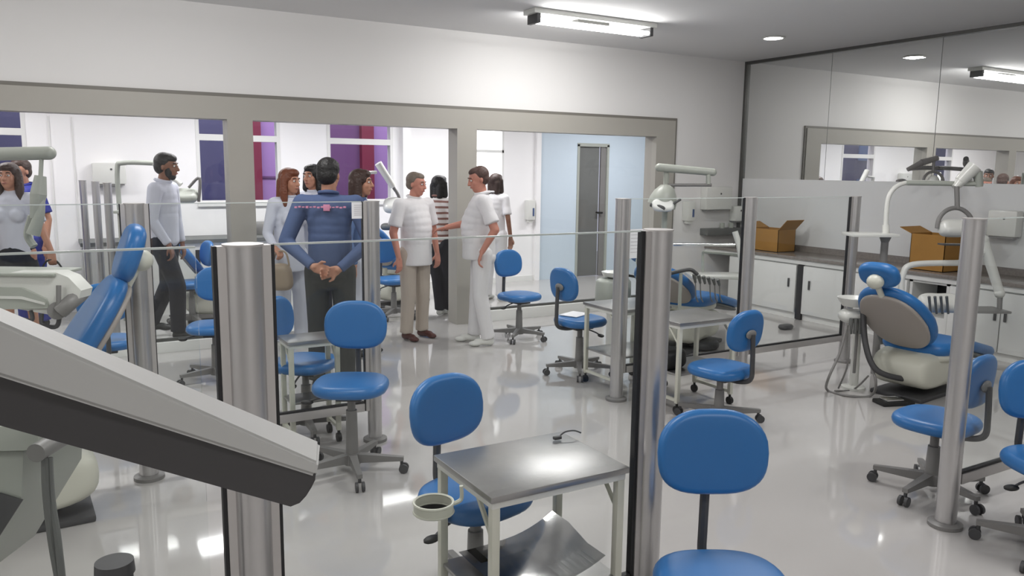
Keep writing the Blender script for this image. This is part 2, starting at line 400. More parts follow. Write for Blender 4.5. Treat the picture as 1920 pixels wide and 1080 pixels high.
def downlight(x, y, label):
    t = empty('recessed_downlight', (x, y, ZC), 0, label, 'ceiling light')
    MB().lathe([(.105, 0), (.12, -.004), (.118, -.012), (.098, -.014), (.098, -.002)], n=32).build('bezel', M_wp, t)
    MB().lathe([(.097, -.003), (.097, -.009)], n=32).build('diffuser', M_lamp, t)
    l = area('downlight_lamp', (x, y, ZC - .02), .18, .18, 7)
    return t
downlight(6.776, 6.16, 'round recessed downlight in the ceiling near the right glass wall')

# ================================================================ GLASS PARTITIONS
PH = 1.486
GP = 'aluminium partition posts'
def post(x, y, sides, label, r=.048, base=True, h=PH, gw=.023):
    t = empty('partition_post', (x, y, 0), 0, label, 'post', None)
    MB().cone((0, 0, 0.0), (0, 0, h - .006), r, n=32).build('pole', M_alu, t)
    MB().cone((0, 0, h - .006), (0, 0, h), r + .003, n=32).build('cap', M_alu2, t)
    if base: MB().lathe([(r + .03, 0), (r + .03, .018), (r + .012, .026), (r + .001, .027)], n=32).build('base_flange', M_greyp, t)
    for s in sides:
        MB().box((s * (r - .008), -.017, .2), (s * (r + .018), .017, h - .004)).build('channel', M_alu2, t)
        MB().box((s * (r + .018), -.012, .2), (s * (r + gw), .012, h - .004)).build('gasket', M_gasket, t)
    return t
def panel(x0, x1, y, label, z0=.20):
    t = empty('glass_partition', ((x0 + x1) / 2, y, 0), 0, label, 'glass partition')
    L = (x1 - x0) / 2
    MB().box((-L, -.004, z0 + .05), (L, .004, PH - .007)).build('glass_pane', M_glass, t)
    MB().box((-L, -.005, PH - .007), (L, .005, PH - .002)).build('glass_edge', M_edge, t)
    MB().box((-L, -.02, z0), (L, .02, z0 + .05), .003).build('bottom_rail', M_alu2, t)
    MB().box((-L, -.012, z0 + .05), (L, .012, z0 + .062)).build('rail_gasket', M_gasket, t)
    return t
YN, YM = 2.08, 4.54
post(.39, YM, (-1, 1), 'aluminium post with glass on both sides, behind the large foreground console')
post(1.68, YM, (-1,), 'aluminium post beside the blue stool left of the two men in white', r=.043)
post(3.56, YM, (1,), 'aluminium post standing at the steel carts mid room')
post(4.84, YM, (-1, 1), 'aluminium post in front of the corner of the room')
post(6.13, YM, (-1,), 'aluminium post behind the white cuspidor')
post(.424, YN, (-1, 1), 'thick near aluminium post behind the foreground console', gw=.028)
post(1.79, YN, (-1,), 'near aluminium post between the steel cart and the nearest blue stool', gw=.032)
post(3.66, YN, (1,), 'aluminium post at right with round floor flange, in front of the partly hidden stool')
panel(-2.9, .31, YN, 'low glass partition at left, in front of the blue dental chair')
panel(.50, 1.715, YN, 'near low glass partition between the two closest posts')
panel(3.735, 6.2, YN, 'low glass partition running off the right edge of the picture')
panel(-2.9, .315, YM, 'low glass partition behind the left blue dental chair')
panel(.465, 1.61, YM, 'low glass partition behind the blue stool, with a paper note')
panel(3.635, 4.765, YM, 'low glass partition behind the middle steel carts')
panel(4.915, 6.06, YM, 'low glass partition in front of the base cabinets')
for i, (x, d, y) in enumerate(((155, 343, 9.6), (179, 347, 8.95), (201, 352, 8.3))):
    q = onY(x, 345, y)
    post(q.x, q.y, (), ('leftmost', 'middle', 'rightmost')[i] + ' of three slim posts in the far room behind the blue dental chair', r=.036, base=False, h=PH + .03)
# paper notes taped to the glass
def note(x0, x1, z0, z1, y, label):
    t = empty('paper_note', ((x0 + x1) / 2, y - .006, z0), 0, label, 'paper')
    W = (x1 - x0) / 2; H = z1 - z0
    MB().box((-W, -.001, 0), (W, .001, H)).build('sheet', M_paper, t)
    mb = MB()
    for k in range(6): mb.box((-W * .7, -.002, H * (.2 + .12 * k)), (W * (.3 + .4 * ((k * 7) % 3) / 2), -.0012, H * (.2 + .12 * k) + .004))
    mb.build('faint_lines', M_ink, t)
a = onY(659, 410, YM); b = onY(688, 379, YM); note(a.x, b.x, a.z, b.z, YM, 'small pale paper note taped to the glass behind the blue-shirted man')
a = onY(1169, 488, YM - .08); b = onY(1209, 436, YM - .08); note(3.615, 3.80, a.z, b.z + .02, YM - .0, 'white printed notice taped to the glass beside the middle post')

# ================================================================ DENTAL STOOLS
def stool(seat_px, zs, a, b, label, zb=None, loc=None, scale=1.0, group=None):
    """seat centre px, seat height, facing direction a*right+b*forward"""
    p = loc or fl(seat_px[0], seat_px[1], zs); rz = rz_of(a, b)
    t = empty('blue_stool', (p.x, p.y, 0), rz, label, 'stool', group)
    MB().pad([(x, y) for x, y in superell(.40, .41, 36, 2.7, 1.0, 1.0)], .065, (0, 0, zs - .033), (1, 0, 0), (0, 1, 0), dome=.008).build('seat', M_blue, t)
    BH = zb or zs + .285     # centre of the backrest
    ux = Vector((0, -1, 0)); tilt = radians(6); uy = Vector((-sin(tilt), 0, cos(tilt)))
    o = []
    for x, y in superell(.355, .275, 40, 2.9, 1.0, 1.0):
        x *= 1.0 - .17 * max(0, y / .1375) ** 2 - .02 * max(0, -y / .1375); o.append((x, y - (.0)))
    br = MB().pad(o, .05, (-.19, 0, BH), ux, uy, bend=-.55).build('backrest', M_blue, t)
    MB().ball((-.222, 0, BH - .02), 1, (.012, .055, .030), 14).build('back_bracket', M_greyp, br)
    bb = MB(); bb.tube([(-.235, 0, BH - .02), (-.243, 0, zs + .05), (-.235, 0, zs - .05), (-.15, 0, zs - .085), (-.03, 0, zs - .085)], .016, 8)
    bb.build('back_bar', M_dgrey, t)
    MB().box((-.09, -.07, zs - .10), (.09, .07, zs - .066), .008).build('mechanism', M_dgrey, t)
    lv = MB().tube([(0, -.06, zs - .085), (.02, -.17, zs - .10), (.03, -.22, zs - .115)], .006, 6).build('lever', M_dgrey, t)
    MB().ball((.032, -.235, zs - .12), .02, (1, 1.8, .7), 10).build('lever_knob', M_black, lv)
    MB().cone((0, 0, .09), (0, 0, zs - .17), .036, .030, 20).cone((0, 0, zs - .17), (0, 0, zs - .09), .022, n=16).build('column', M_greyp, t)
    MB().cone((0, 0, .05), (0, 0, .115), .045, .04, 20).build('base_hub', M_greyp, t)
    r0 = radians(18)
    for k in range(5):
        an = r0 + 2 * pi * k / 5; d = Vector((cos(an), sin(an), 0)); n = Vector((-sin(an), cos(an), 0))
        m_ = MB(); e = d * .285
        pts = []
        A = [d * .02 + n * .022 + Vector((0, 0, .112)), d * .02 - n * .022 + Vector((0, 0, .112)), d * .02 - n * .022 + Vector((0, 0, .06)), d * .02 + n * .022 + Vector((0, 0, .06))]
        B = [e + n * .014 + Vector((0, 0, .092)), e - n * .014 + Vector((0, 0, .092)), e - n * .014 + Vector((0, 0, .07)), e + n * .014 + Vector((0, 0, .07))]
        VA = [m_.bm.verts.new(v) for v in A]; VB = [m_.bm.verts.new(v) for v in B]
        m_.bm.faces.new(VA[::-1]); m_.bm.faces.new(VB)
        for q in range(4): m_.bm.faces.new((VA[q], VA[(q + 1) % 4], VB[(q + 1) % 4], VB[q]))
        leg = m_.build('base_leg', M_greyp, t)
        cs = MB(); c = e * .96; cs.cone(c + Vector((0, 0, .045)), c + Vector((0, 0, .08)), .009, n=10)
        for sg in (-1, 1): cs.cone(c + n * sg * .010 + d * .012 + Vector((0, 0, .026)), c + n * sg * .024 + d * .012 + Vector((0, 0, .026)), .026, n=16)
        cs.build('caster', M_dgrey, leg)
    return t
stool((1357, 1082), .475, 0.03, -1, 'nearest blue stool at the bottom right of centre, facing the viewer', zb=.80)
stool((892, 915), .475, .68, -.73, 'blue stool tucked behind the near steel cart', zb=.745)
stool((658, 712), .53, .02, -1, 'blue stool beside the post, left of the two men in white', zb=.80)
stool((1352, 684), .40, -.62, .78, 'blue stool turned to the left, behind the nearest stool at the steel carts', zb=.665)
stool((1088, 594), .48, .84, .54, 'blue stool with papers on its seat, left of the middle steel carts')
stool((974, 550), .46, .66, -.75, 'blue stool right behind the man in all white')
stool((1757, 778), .43, -.62, .80, 'blue stool partly hidden by the right-hand post', zb=.655)
stool((1985, 858), .45, .1, -1, 'blue stool cut off by the right edge', zb=.71)
stool((572, 672), .48, .97, -.2, 'blue stool behind the glass in front of the blue-shirted man', zb=.73)
stool((402, 606), .46, .15, -1, 'blue stool half hidden by the thick near post, closer one')
stool((358, 527), .47, -.75, -.6, 'blue stool in the far room behind the walking man')
stool((197, 634), .46, -.5, .8, 'blue stool seen below the dental chair back at left')
stool((738, 520), .46, .7, -.7, 'blue stool in the far room left of the man in beige trousers')
# papers on the stool
pz = fl(1078, 588, .495); t = MB().box((-.12, -.09, 0), (.10, .08, .006), .002, Matrix.Rotation(.4, 4, 'Z')).build('papers', M_paper); t.location = (pz.x, pz.y, .489)
tag(t, 'loose pale papers lying on the blue stool by the carts', 'paper')

# ================================================================ STEEL CARTS
def cart(x0, x1, y0, y1, h, label, ring=False, rz=0, shelf=.27):
    cx, cy = (x0 + x1) / 2, (y0 + y1) / 2; W, D = (x1 - x0) / 2, (y1 - y0) / 2
    t = empty('steel_cart', (cx, cy, 0), rz, label, 'cart')
    MB().box((-W, -D, h - .022), (W, D, h), .004).build('tabletop', M_steel, t)
    MB().box((-W + .01, -D + .01, h - .045), (W - .01, D - .01, h - .022)).build('top_frame', M_wp, t)
    MB().box((-W + .02, -D + .02, shelf), (W - .02, D - .02, shelf + .014), .003).build('shelf', M_steel, t)
    for sx in (-1, 1):
        for sy in (-1, 1):
            X, Y = sx * (W - .025), sy * (D - .025)
            l = MB().box((X - .014, Y - .014, .075), (X + .014, Y + .014, h - .04), .002).build('leg', M_cream, t)
            cs = MB().cone((X, Y, .05), (X, Y, .08), .009, n=8)
            cs.cone((X - .012, Y, .028), (X + .012, Y, .028), .028, n=18); cs.build('caster', M_black, l)
    for sx in (-1, 1):
        X = sx * (W - .025)
        MB().tube([(X, -D + .03, h - .16), (X, -D + .13, h - .05)], .009, 6, False).build('brace', M_cream, t)
        MB().box((X - .01, -D + .03, .085), (X + .01, D - .03, .105)).build('foot_rail', M_cream, t)
    if ring:
        rr = MB(); c = Vector((-W - .13, -D + .14, h - .060)); r = .062
        for zz in (-.010, .020): rr.tube([c + Vector((r * cos(a), r * sin(a), zz)) for a in [2 * pi * k / 16 for k in range(16)]], .0045, 6, closed=True)
        rr.lathe([(r - .003, -.012), (r + .001, -.012), (r + .001, .02), (r - .003, .02), (r - .003, -.012)], c, 32)
        R_ = rr.build('ring_holder', M_cream, t)
        MB().tube([c + Vector((r, 0, 0)), c + Vector((r + .035, 0, .01)), c + Vector((r + .035, .0, .055))], .007, 6).build('ring_bracket', M_cream, R_)
    return t
cart(1.125, 1.665, 2.035, 2.46, .68, 'near stainless steel cart with a ring holder, beside the near post', ring=True)
cart(3.63, 4.15, 4.63, 5.09, .65, 'farther of the two middle steel carts, behind the glass and middle post')
cart(3.70, 4.26, 4.04, 4.46, .65, 'nearer of the two middle steel carts, by the stool turned left')
cart(1.17, 1.50, 4.60, 4.84, .66, 'steel cart behind the glass beside the thick near post')
q = onY(1190, 632, 4.25)
t = empty('black_bag', (3.80, 4.25, .285), .1, 'black pouch lying on the lower shelf of the nearer middle cart', 'pouch')
MB().pad(superell(.26, .20, 24, 2.6), .14, (0, 0, .07), (1, 0, 0), (0, 1, 0), rnd=.05).build('pouch_body', M_black, t)
# spectacles-like instrument on the near cart
sp = MB().tube([(0, 0, .004), (.03, .005, .02), (.07, 0, .022), (.10, -.005, .010)], .003, 6).box((-.02, -.008, 0), (.012, .008, .012), .003).build('handpiece', M_dgrey)
sp.location = (1.60, 2.38, .684); tag(sp, 'small handpiece lying on the far corner of the near cart', 'instrument')
# bent steel tray on lower shelf
tr = MB(); n = 12; V = []
for i in range(n + 1):
    u = i / n; x = -.20 + .40 * u; z = .012 + .05 * (u - .5) ** 2 * 4 * (1 if u > .5 else .2)
    V.append([tr.bm.verts.new((x, y, z + .03 * (y > 0) * u)) for y in (-.17, -.06, .06, .17)])
for A, B in zip(V, V[1:]):
    for k in range(3): tr.bm.faces.new((A[k], A[k + 1], B[k + 1], B[k]))
bmesh.ops.solidify(tr.bm, geom=tr.bm.faces[:], thickness=.004)
o = tr.build('steel_tray', M_chrome); o.location = (1.40, 2.24, .297); tag(o, 'shiny bent steel tray on the lower shelf of the near cart', 'tray')

# ================================================================ COUNTER AND WALL FITTINGS (right wall)
CZ = .73; CF = 7.42
ct = empty('worktop', (CF, 4.5, CZ), 0, 'long grey-brown stone worktop along the right wall', 'worktop')
MB().box((-.02, -6.0, -.035), (XR - CF - .006, 3.185, 0), .004).build('slab', M_ctr, ct)
MB().box((XR - CF - .026, -6.0, 0), (XR - CF - .006, 3.185, .07)).build('splashback', M_ctr, ct)
MB().box((-.0, -6.0, -.085), (.02, 3.185, -.035)).build('apron', M_cab, ct)
def base_cabinet(y0, y1, label, doors=2, hs=None, opening=False):
    t = empty('base_cabinet', (CF, (y0 + y1) / 2, 0), 0, label, 'cabinet'); h = (y1 - y0) / 2; zt = CZ - .09
    MB().box((.04, -h, .0), (.50, h, .07)).build('plinth', M_kerb, t)
    if opening:
        MB().box((.025, -h, .07), (.55, h, .30)).box((.025, -h, .30), (.55, -h + .03, zt)).box((.025, h - .03, .3), (.55, h, zt)).box((.5, -h, .3), (.55, h, zt)).box((.025, -h, zt - .02), (.55, h, zt)).build('body', M_cab, t)
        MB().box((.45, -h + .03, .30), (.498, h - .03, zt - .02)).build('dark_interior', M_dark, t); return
    MB().box((.025, -h, .07), (.55, h, zt)).build('body', M_cab, t)
    W = 2 * h / doors
    for i in range(doors):
        a = -h + i * W
        d = MB().box((0.0, a + .006, .08), (.022, a + W - .006, zt - .01), .002).build('door', M_cab, t)
        s = a + (W - .045 if i % 2 == 0 else .045)
        if hs: s = a + (.10 if hs < 0 else W - .10)
        MB().cone((-.006, s, .37), (-.006, s, .47), .012, n=12).build('handle', M_dgrey, d)
ym = onX(1497, 545, CF).y
base_cabinet(ym + .045, ym + 1.10, 'left white base cabinet beneath the worktop, next to the room corner', 1, -1)
gp = MB().box((0, -.040, 0), (.03, .040, CZ - .10)).build('cabinet_gap_strip', M_dark); gp.location = (CF + .01, ym, .005)
tag(gp, 'narrow black gap strip between the two white base cabinets', 'gap strip')
base_cabinet(ym - 1.33, ym - .045, 'white base cabinet with handle, behind the cuspidor and post', 1, 1)
base_cabinet(ym - 1.75, ym - 1.34, 'open niche unit with a dark interior behind the right dental chair', opening=True)
base_cabinet(ym - 2.75, ym - 1.76, 'white base cabinet at right behind the instrument tray', 2)
base_cabinet(ym - 4.3, ym - 2.76, 'rightmost white base cabinet near the picture edge', 2)

def carton(px, y, w_, d_, h_, label, rz=0):
    q = onX(px, 450, 7.74)
    t = empty('cardboard_box', (7.72, y, CZ + .001), rz, label, 'box'); W, D = w_ / 2, d_ / 2
    MB().box((-D, -W, 0), (D, W, .006)).box((-D, -W, 0), (-D + .006, W, h_)).box((D - .006, -W, 0), (D, W, h_)).box((-D, -W, 0), (D, -W + .006, h_)).box((-D, W - .006, 0), (D, W, h_)).build('carton', M_card, t)
    for s, an in ((1, .5), (-1, 1.0)):
        fmb = MB().box((-D, 0, -.003), (D, s * W * .8 if s > 0 else 0, .003)) if s > 0 else MB().box((-D, -W * .8, -.003), (D, 0, .003))
        f_ = fmb.build('flap', M_card, t)
        f_.location = (0, s * W, h_); f_.rotation_euler = (s * an * .8, 0, 0)
y1 = onX(1450, 440, 7.72).y; carton(1450, y1, .42, .30, .27, 'open brown cardboard box on the left end of the worktop')
y2 = onX(1758, 460, 7.72).y; carton(1758, y2, .36, .34, .36, 'brown cardboard box on the worktop behind the dental lamp')
def dispenser(loc, w_, h_, d_, rz, label, kind='paper'):
    t = empty('paper_towel_dispenser' if kind == 'paper' else 'soap_dispenser', loc, rz, label, 'dispenser')
    MB().box((-w_ / 2, -d_, 0), (w_ / 2, 0, h_), .018).build('casing', M_wp, t)
    if kind == 'paper':
        MB().box((-w_ / 2 + .02, -d_ + .01, -.014), (w_ / 2 - .02, -.02, 0)).build('paper_slot', M_greyp, t)
        MB().cone((.02, -d_ - .003, h_ * .7), (.02, -d_ + .003, h_ * .7), .012, n=12).build('lock', M_dgrey, t)
    else:
        MB().box((-w_ * .3, -d_ * .8, -.035), (w_ * .3, -.02, 0), .006).build('push_nozzle', M_wp, t)
        MB().box((w_ * .1, -d_ - .004, h_ * .2), (w_ * .32, -d_ + .004, h_ * .6)).build('window_strip', M_denim, t)
a = onY(1312, 393, YW); b = onY(1362, 350, YW)
dispenser(((a.x + b.x) / 2, YW, a.z), b.x - a.x, b.z - a.z, .12, 0, 'white paper towel dispenser on the back wall near the corner')
a = onY(1274, 414, YW); dispenser((a.x + .1, YW, a.z), .13, .25, .11, 0, 'white soap dispenser on the back wall below the dental lamp arm', 'soap')
a = onY(1372, 414, YW); dispenser((a.x + .02, YW, a.z), .16, .20, .12, 0, 'small white dispenser on the back wall right at the corner', 'paper')
a = onX(1888, 443, XR - .005); b = onX(1888, 397, XR - .005)
dispenser((XR - .004, a.y, a.z), .27, .25, .12, -pi / 2, 'white towel dispenser on the right wall above the worktop')
a = onY(990, 412, YF); dispenser((a.x, YF, a.z), .13, .30, .11, 0, 'white soap dispenser on the far room wall above the stool', 'soap')
a = onY(205, 345, YF); dispenser((a.x, YF, a.z), .34, .24, .13, 0, 'bright white towel dispenser on the far wall above the slim posts')
# small shelf unit (hand rail bar + table behind the middle posts)
a = onY(1308, 457, YW); t = empty('wall_tray', (a.x + .33, YW, .87), 0, 'dark tray with two small jars on the back wall by the corner', 'tray')
MB().box((-.30, -.14, 0), (.30, 0, .085), .004).build('box_tray', M_doorg, t)
for s in (.02, .18): MB().cone((s, -.07, .085), (s, -.07, .15), .032, n=14).build('jar', M_sage, t)
# far room sink counter
t = empty('sink_counter', (1.95, YF - .3, 0), 0, 'white counter with drawers under the far windows', 'counter')
MB().box((-.75, -.28, .0), (.9, .28, .80)).build('body', M_kerb, t); MB().box((-.77, -.30, .80), (.92, .28, .84)).build('top', M_doorg, t)
for x in (-.5, -.1, .3, .62): MB().box((x, -.29, .40), (x + .05, -.275, .72)).build('door_gap', M_dark, t)
MB().box((.20, .1, .84), (.60, .28, 1.0), .01).build('basin_unit', M_steel, t)
t = empty('sink_counter', (.75, YF - .3, 0), 0, 'low white counter in the far room behind the walking man', 'counter')
MB().box((-.45, -.28, 0), (.42, .28, .80)).build('body', M_kerb, t); MB().box((-.46, -.30, .80), (.43, .28, .84)).build('top', M_doorg, t)

# ================================================================ DENTAL CHAIRS
def dental_chair(loc, rz, label, back=50, shell=True, zseat=.50, armrest=True, m=M_blue, hs=.20, hd=.50):
    t = empty('dental_chair', loc, rz, label, 'dental chair')
    MB().box((-.38, -.20, 0), (.42, .20, .035), .012).build('floor_plate', M_dgrey, t)
    mb = MB(); mb.pad(superell(.78, .30, 32, 3), .42, (-.02, 0, .22), (1, 0, 0), (0, 0, 1), rnd=.08); mb.build('lift_housing', M_cream, t)
    MB().pad(superell(.50, .50, 32, 3.2, 1, 1), .07, (0, 0, zseat - .06), (1, 0, 0), (0, 1, 0)).build('seat_tray', M_cream, t)
    MB().pad(superell(.52, .54, 36, 3, 1, 1), .10, (0, 0, zseat), (1, 0, 0), (0, 1, 0), dome=.01).build('seat', m, t)
    lr = radians(14); d = Vector((cos(lr), 0, -sin(lr)))
    lg = MB().pad(superell(.66, .46, 36, 3.4, .86, 1), .085, Vector((.24, 0, zseat)) + d * .32, d, (0, 1, 0)).build('leg_rest', m, t)
    MB().pad(superell(.60, .42, 32, 3.4), .03, Vector((.24, 0, zseat - .06)) + d * .32, d, (0, 1, 0)).build('leg_rest_frame', M_doorg, lg)
    a = radians(back); u = Vector((-cos(a), 0, sin(a))); nrm = Vector((sin(a), 0, cos(a)))
    o = []
    for x, y in superell(.66, .56, 44, 2.6):      # x along back, y across
        q = (x / .33); y *= 1.0 - .12 * max(0, q) - .10 * max(0, -q); o.append((x, y))
    c = Vector((-.20, 0, zseat + .02)) + u * .34
    bk = MB().pad(o, .085, c, u, (0, -1, 0), bend=.0).build('backrest', m, t)
    if shell:
        MB().pad([(x * .93 - .0, y * .88) for x, y in o], .03, c - nrm * .052, u, (0, -1, 0)).build('backrest_shell', M_shell, bk)
        MB().tube([c - nrm * .05 - u * .34, c - nrm * .07 - u * .42, Vector((-.12, 0, zseat - .10))], .05, 12).build('back_hinge', M_cream, bk)
    hc = c + u * hd + nrm * .03
    h = MB().pad(superell(hs, .30, 32, 2.6), .085, hc, (u * .95 + nrm * .25), (0, -1, 0)).build('headrest', m, t)
    MB().ball(hc - nrm * .065, .055, (1, 1.1, 1), 14).tube([hc - nrm * .06, c + u * .30 - nrm * .045], .022, 10).build('headrest_bracket', M_cream, h)
    if armrest:
        ar = MB().tube([(-.10, .27, zseat - .04), (-.12, .31, zseat + .10), (-.02, .32, zseat + .20), (.20, .32, zseat + .20)], .022, 10).build('armrest', M_doorg, t)
    return t
q = fl(1724, 732); dental_chair((q.x, q.y, 0), rz_of(.80, .60), 'blue dental chair at right with taupe back shell and round headrest', back=44, zseat=.38, hd=.45)
q = fl(1285, 648); dental_chair((q.x, q.y, 0), rz_of(.62, .80), 'blue dental chair in the middle bay, mostly behind the near post', back=32, zseat=.47)
q = P(-30, 600, 3.6); dental_chair((q.x, q.y, 0), rz_of(-.84, -.54), 'big blue dental chair at left with raised backrest leaning right', back=56, zseat=.57, hs=.30, hd=.44)
q = onY(420, 600, YF - 1.15); dental_chair((q.x, q.y, 0), rz_of(.9, .42), 'dental chair in the far room behind the walking man', back=55, armrest=False, m=M_blue2)
q = onY(745, 560, YF - 1.1); dental_chair((q.x, q.y, 0), rz_of(.5, .86), 'dental chair in the far room left of the beige-trousered man', back=50, armrest=False, m=M_blue2)

# ---------- dental lamps and arms: thing made of tubes between points in the room
def lamp_head(mb, c, r, n):
    pass
def dome(name, c, axis, r, h, m, parent):
    mb = MB(); rings = []; A = Vector(axis).normalized(); X = A.orthogonal().normalized(); Y = A.cross(X); c = Vector(c)
    prof = [(r, 0), (r * .97, h * .3), (r * .8, h * .62), (r * .5, h * .9), (r * .15, h)]
    for rr, z in prof: rings.append([mb.bm.verts.new(c + A * z + (X * cos(2 * pi * k / 24) + Y * sin(2 * pi * k / 24)) * rr) for k in range(24)])
    for A_, B_ in zip(rings, rings[1:]):
        for k in range(24): mb.bm.faces.new((A_[k], A_[(k + 1) % 24], B_[(k + 1) % 24], B_[k]))
    mb.bm.faces.new(rings[-1]); mb.bm.faces.new(rings[0][::-1])
    return mb.build(name, m, parent)
def thing0(name, p, label, cat):
    return empty(name, (0, 0, 0), 0, label, cat)
def rel(o, p):
    """give a thing its base at p on the floor while its parts keep their world places"""
    p = Vector(p); o.location = p
    for c in o.children: c.location = c.location - p

# right unit: operating lamp
D = 6.6
t = thing0('dental_lamp', None, 'white dental lamp with bowed handle above the right dental chair', 'dental lamp')
pole = MB(); pole.tube([P(1661, 436, D), P(1662, 400, D), P(1668, 365, D), P(1690, 345, D), P(1730, 342, D), P(1785, 344, D)], .019, 12).build('bent_pole', M_wp, t)
MB().cone(P(1700, 343, D - .02), P(1842, 345, D - .1), .020, n=14).build('lower_arm', M_sage, t)
MB().cone(P(1800, 340, D - .08), P(1828, 312, D - .12), .045, .06, 18).cone(P(1790, 352, D - .08), P(1803, 338, D - .08), .03, .045, 16).build('arm_cover', M_wp, t)
MB().cone(P(1834, 322, D - .12), P(1836, 350, D - .1), .035, .028, 14).build('arm_joint', M_sage, t)
MB().cone(P(1794, 350, D - .1), P(1795, 392, D - .1), .02, n=12).build('drop_rod', M_greyp, t)
arc = [P(1791 + 34 * cos(a), 428 - 38 * sin(a), D - .1) for a in [pi * k / 8 for k in range(9)]]
MB().tube(arc, .018, 10).build('yoke_handle', M_greyp, t)
MB().pad(superell(.24, .15, 32, 3), .12, P(1787, 428, D - .1), rt, fh * .5 + upv * .86).build('lamp_head', M_wp, t)
MB().box((-.10, -.05, -.012), (.12, .05, .0), 0, Matrix.Translation(P(1787, 457, D - .1)) @ Matrix.Rotation(YAW - pi / 2, 4, 'Z')).build('lamp_underside', M_dgrey, t)
MB().cone(P(1661, 422, D), P(1661, 438, D), .028, n=14).build('pole_collar', M_wp, t)
c = P(1634, 440, D)
MB().box((-.20, -.12, -.012), (.18, .12, .014), .006, Matrix.Translation(c) @ Matrix.Rotation(YAW - pi / 2, 4, 'Z')).build('side_tray', M_wp, t)
q = P(1660, 443, D); MB().cone((q.x, q.y, q.z), (q.x, q.y, .0), .030, n=14).cone((q.x, q.y, q.z), (q.x, q.y, q.z - .05), .05, .030, 14).build('floor_column', M_greyp, t); rel(t, (q.x, q.y, 0))
# lamp's reflection in the glass wall, built as a solid arm; bracket made up
t = thing0('dental_lamp', None, 'reflection in the glass of a small grey lamp arm with round hood, beyond the right lamp, modelled solid', 'dental lamp'); D2 = (onX(1730, 310, 7.62) - EY).dot(fw)
MB().cone(P(1702, 318, D2), P(1728, 305, D2), .022, .030, 12).cone(P(1728, 305, D2), P(1758, 296, D2), .034, .026, 12).build('arm', M_greyp, t)
MB().cone(P(1751, 298, D2), P(1750, 322, D2), .014, n=10).build('drop_rod', M_greyp, t)
MB().tube([P(1750 + 19 * cos(a), 342 - 20 * sin(a), D2) for a in [pi * k / 8 for k in range(9)]], .014, 8).build('hood_ring', M_greyp, t)
dome('lamp_hood', P(1750, 340, D2), upv, .055, .06, M_wp, t)
q = P(1706, 316, D2); MB().tube([q, (7.8, q.y + .02, q.z + .01), (XR - .004, q.y + .02, q.z + .01)], .022, 10).lathe([(.05, 0), (.05, .01), (.02, .012)], (XR - .02, q.y + .02, q.z)).build('added_bracket', M_greyp, t); rel(t, (q.x, q.y, q.z))
# instrument delivery arm of the right unit
D = 6.6
t = thing0('delivery_unit', None, 'white jointed instrument arm with tray right of the dental chair', 'dental unit')
MB().tube([P(1690, 620, D), P(1690, 545, D), P(1693, 515, D), P(1712, 496, D), P(1800, 493, D)], .025, 12).build('bent_pole', M_wp, t)
MB().cone(P(1800, 493, D), P(1848, 470, D), .03, n=12).build('link', M_wp, t)
MB().cone(P(1843, 450, D), P(1874, 548, D), .042, .036, 18).ball(P(1843, 450, D), .046).ball(P(1874, 550, D), .042).build('swing_arm', M_wp, t)
MB().box((-.19, -.13, 0), (.19, .13, .02), .006, Matrix.Translation(P(1836, 583, D)) @ Matrix.Rotation(YAW - pi / 2, 4, 'Z')).build('tray', M_steel, t)
MB().cone(P(1875, 550, D), P(1874, 580, D), .02, n=10).build('tray_stem', M_greyp, t)
MB().pad(superell(.36, .22, 32, 3.4), .10, P(1765, 568, D), rt, fh * .9 + upv * .35).build('instrument_head', M_wp, t)
hm = MB()
for k in range(4): hm.cone(P(1745 + 11 * k, 588, D - .1), P(1742 + 11 * k, 556, D - .16), .009, .012, 8)
hm.build('handpieces', M_doorg, t)
q = P(1690, 620, D); MB().cone(q, (q.x, q.y, .3), .025, n=12).build('lower_pole', M_wp, t); rel(t, (q.x, q.y, 0))
# cuspidor with hoses
D = 6.15
q = P(1601, 590, D)
t = empty('cuspidor', (q.x, q.y, 0), rz_of(1, 0), 'white cuspidor with hanging grey suction hoses left of the dental chair', 'cuspidor')
zc = P(1598, 568, D).z
MB().lathe([(.04, -.03), (.09, -.02), (.125, .03), (.13, .045), (.118, .045), (.10, .02), (.03, .01)], (0, 0, zc), 28).build('bowl', M_wp, t)
MB().pad(superell(.26, .18, 28, 3.5), .10, (0.02, 0, zc - .10), (1, 0, 0), (0, 1, 0)).build('valve_body', M_wp, t)
MB().cone((.06, .05, 0), (.06, .05, zc - .12), .035, .03, 16).lathe([(.09, 0), (.09, .02), (.04, .03)], (.06, .05, 0), 20).build('column', M_wp, t)
hm = MB()
for k in range(3): hm.cone((-.06 + .035 * k, -.10, zc - .22), (-.06 + .035 * k, -.10, zc - .10), .015, n=10)
hm.build('hose_holders', M_doorg, t)
MB().cone((.0, -.08, zc - .20), (.0, -.08, .16), .012, n=8).build('drain_pipe', M_greyp, t)
def onfl(px, py, z=.012): v = fl(px, py, z); return v
hs = MB().tube([P(1588, 610, D - .1), P(1575, 660, D - .12), P(1553, 710, D - .15), onfl(1552, 732), onfl(1590, 742), onfl(1632, 742), P(1642, 715, D - .2), P(1625, 660, D - .1), P(1618, 590, D)], .010, 8)
hs.tube([P(1592, 610, D - .1), P(1590, 680, D - .1), onfl(1572, 728, .02)], .007, 8); hs.tube([onfl(1565, 733), onfl(1600, 730), P(1628, 705, D - .15)], .007, 8)
hs = hs.build('hoses', M_greyp); tag(hs, 'loop of grey suction hoses lying on the floor below the cuspidor', 'hose')
hb = MB().tube([P(1618, 565, D - .1), P(1622, 640, D - .15), P(1640, 690, D - .2), P(1680, 708, D - .2), P(1730, 712, D - .1)], .022, 10).build('supply_hose', M_dgrey); tag(hb, 'thick dark supply hose curving under the right dental chair', 'hose')
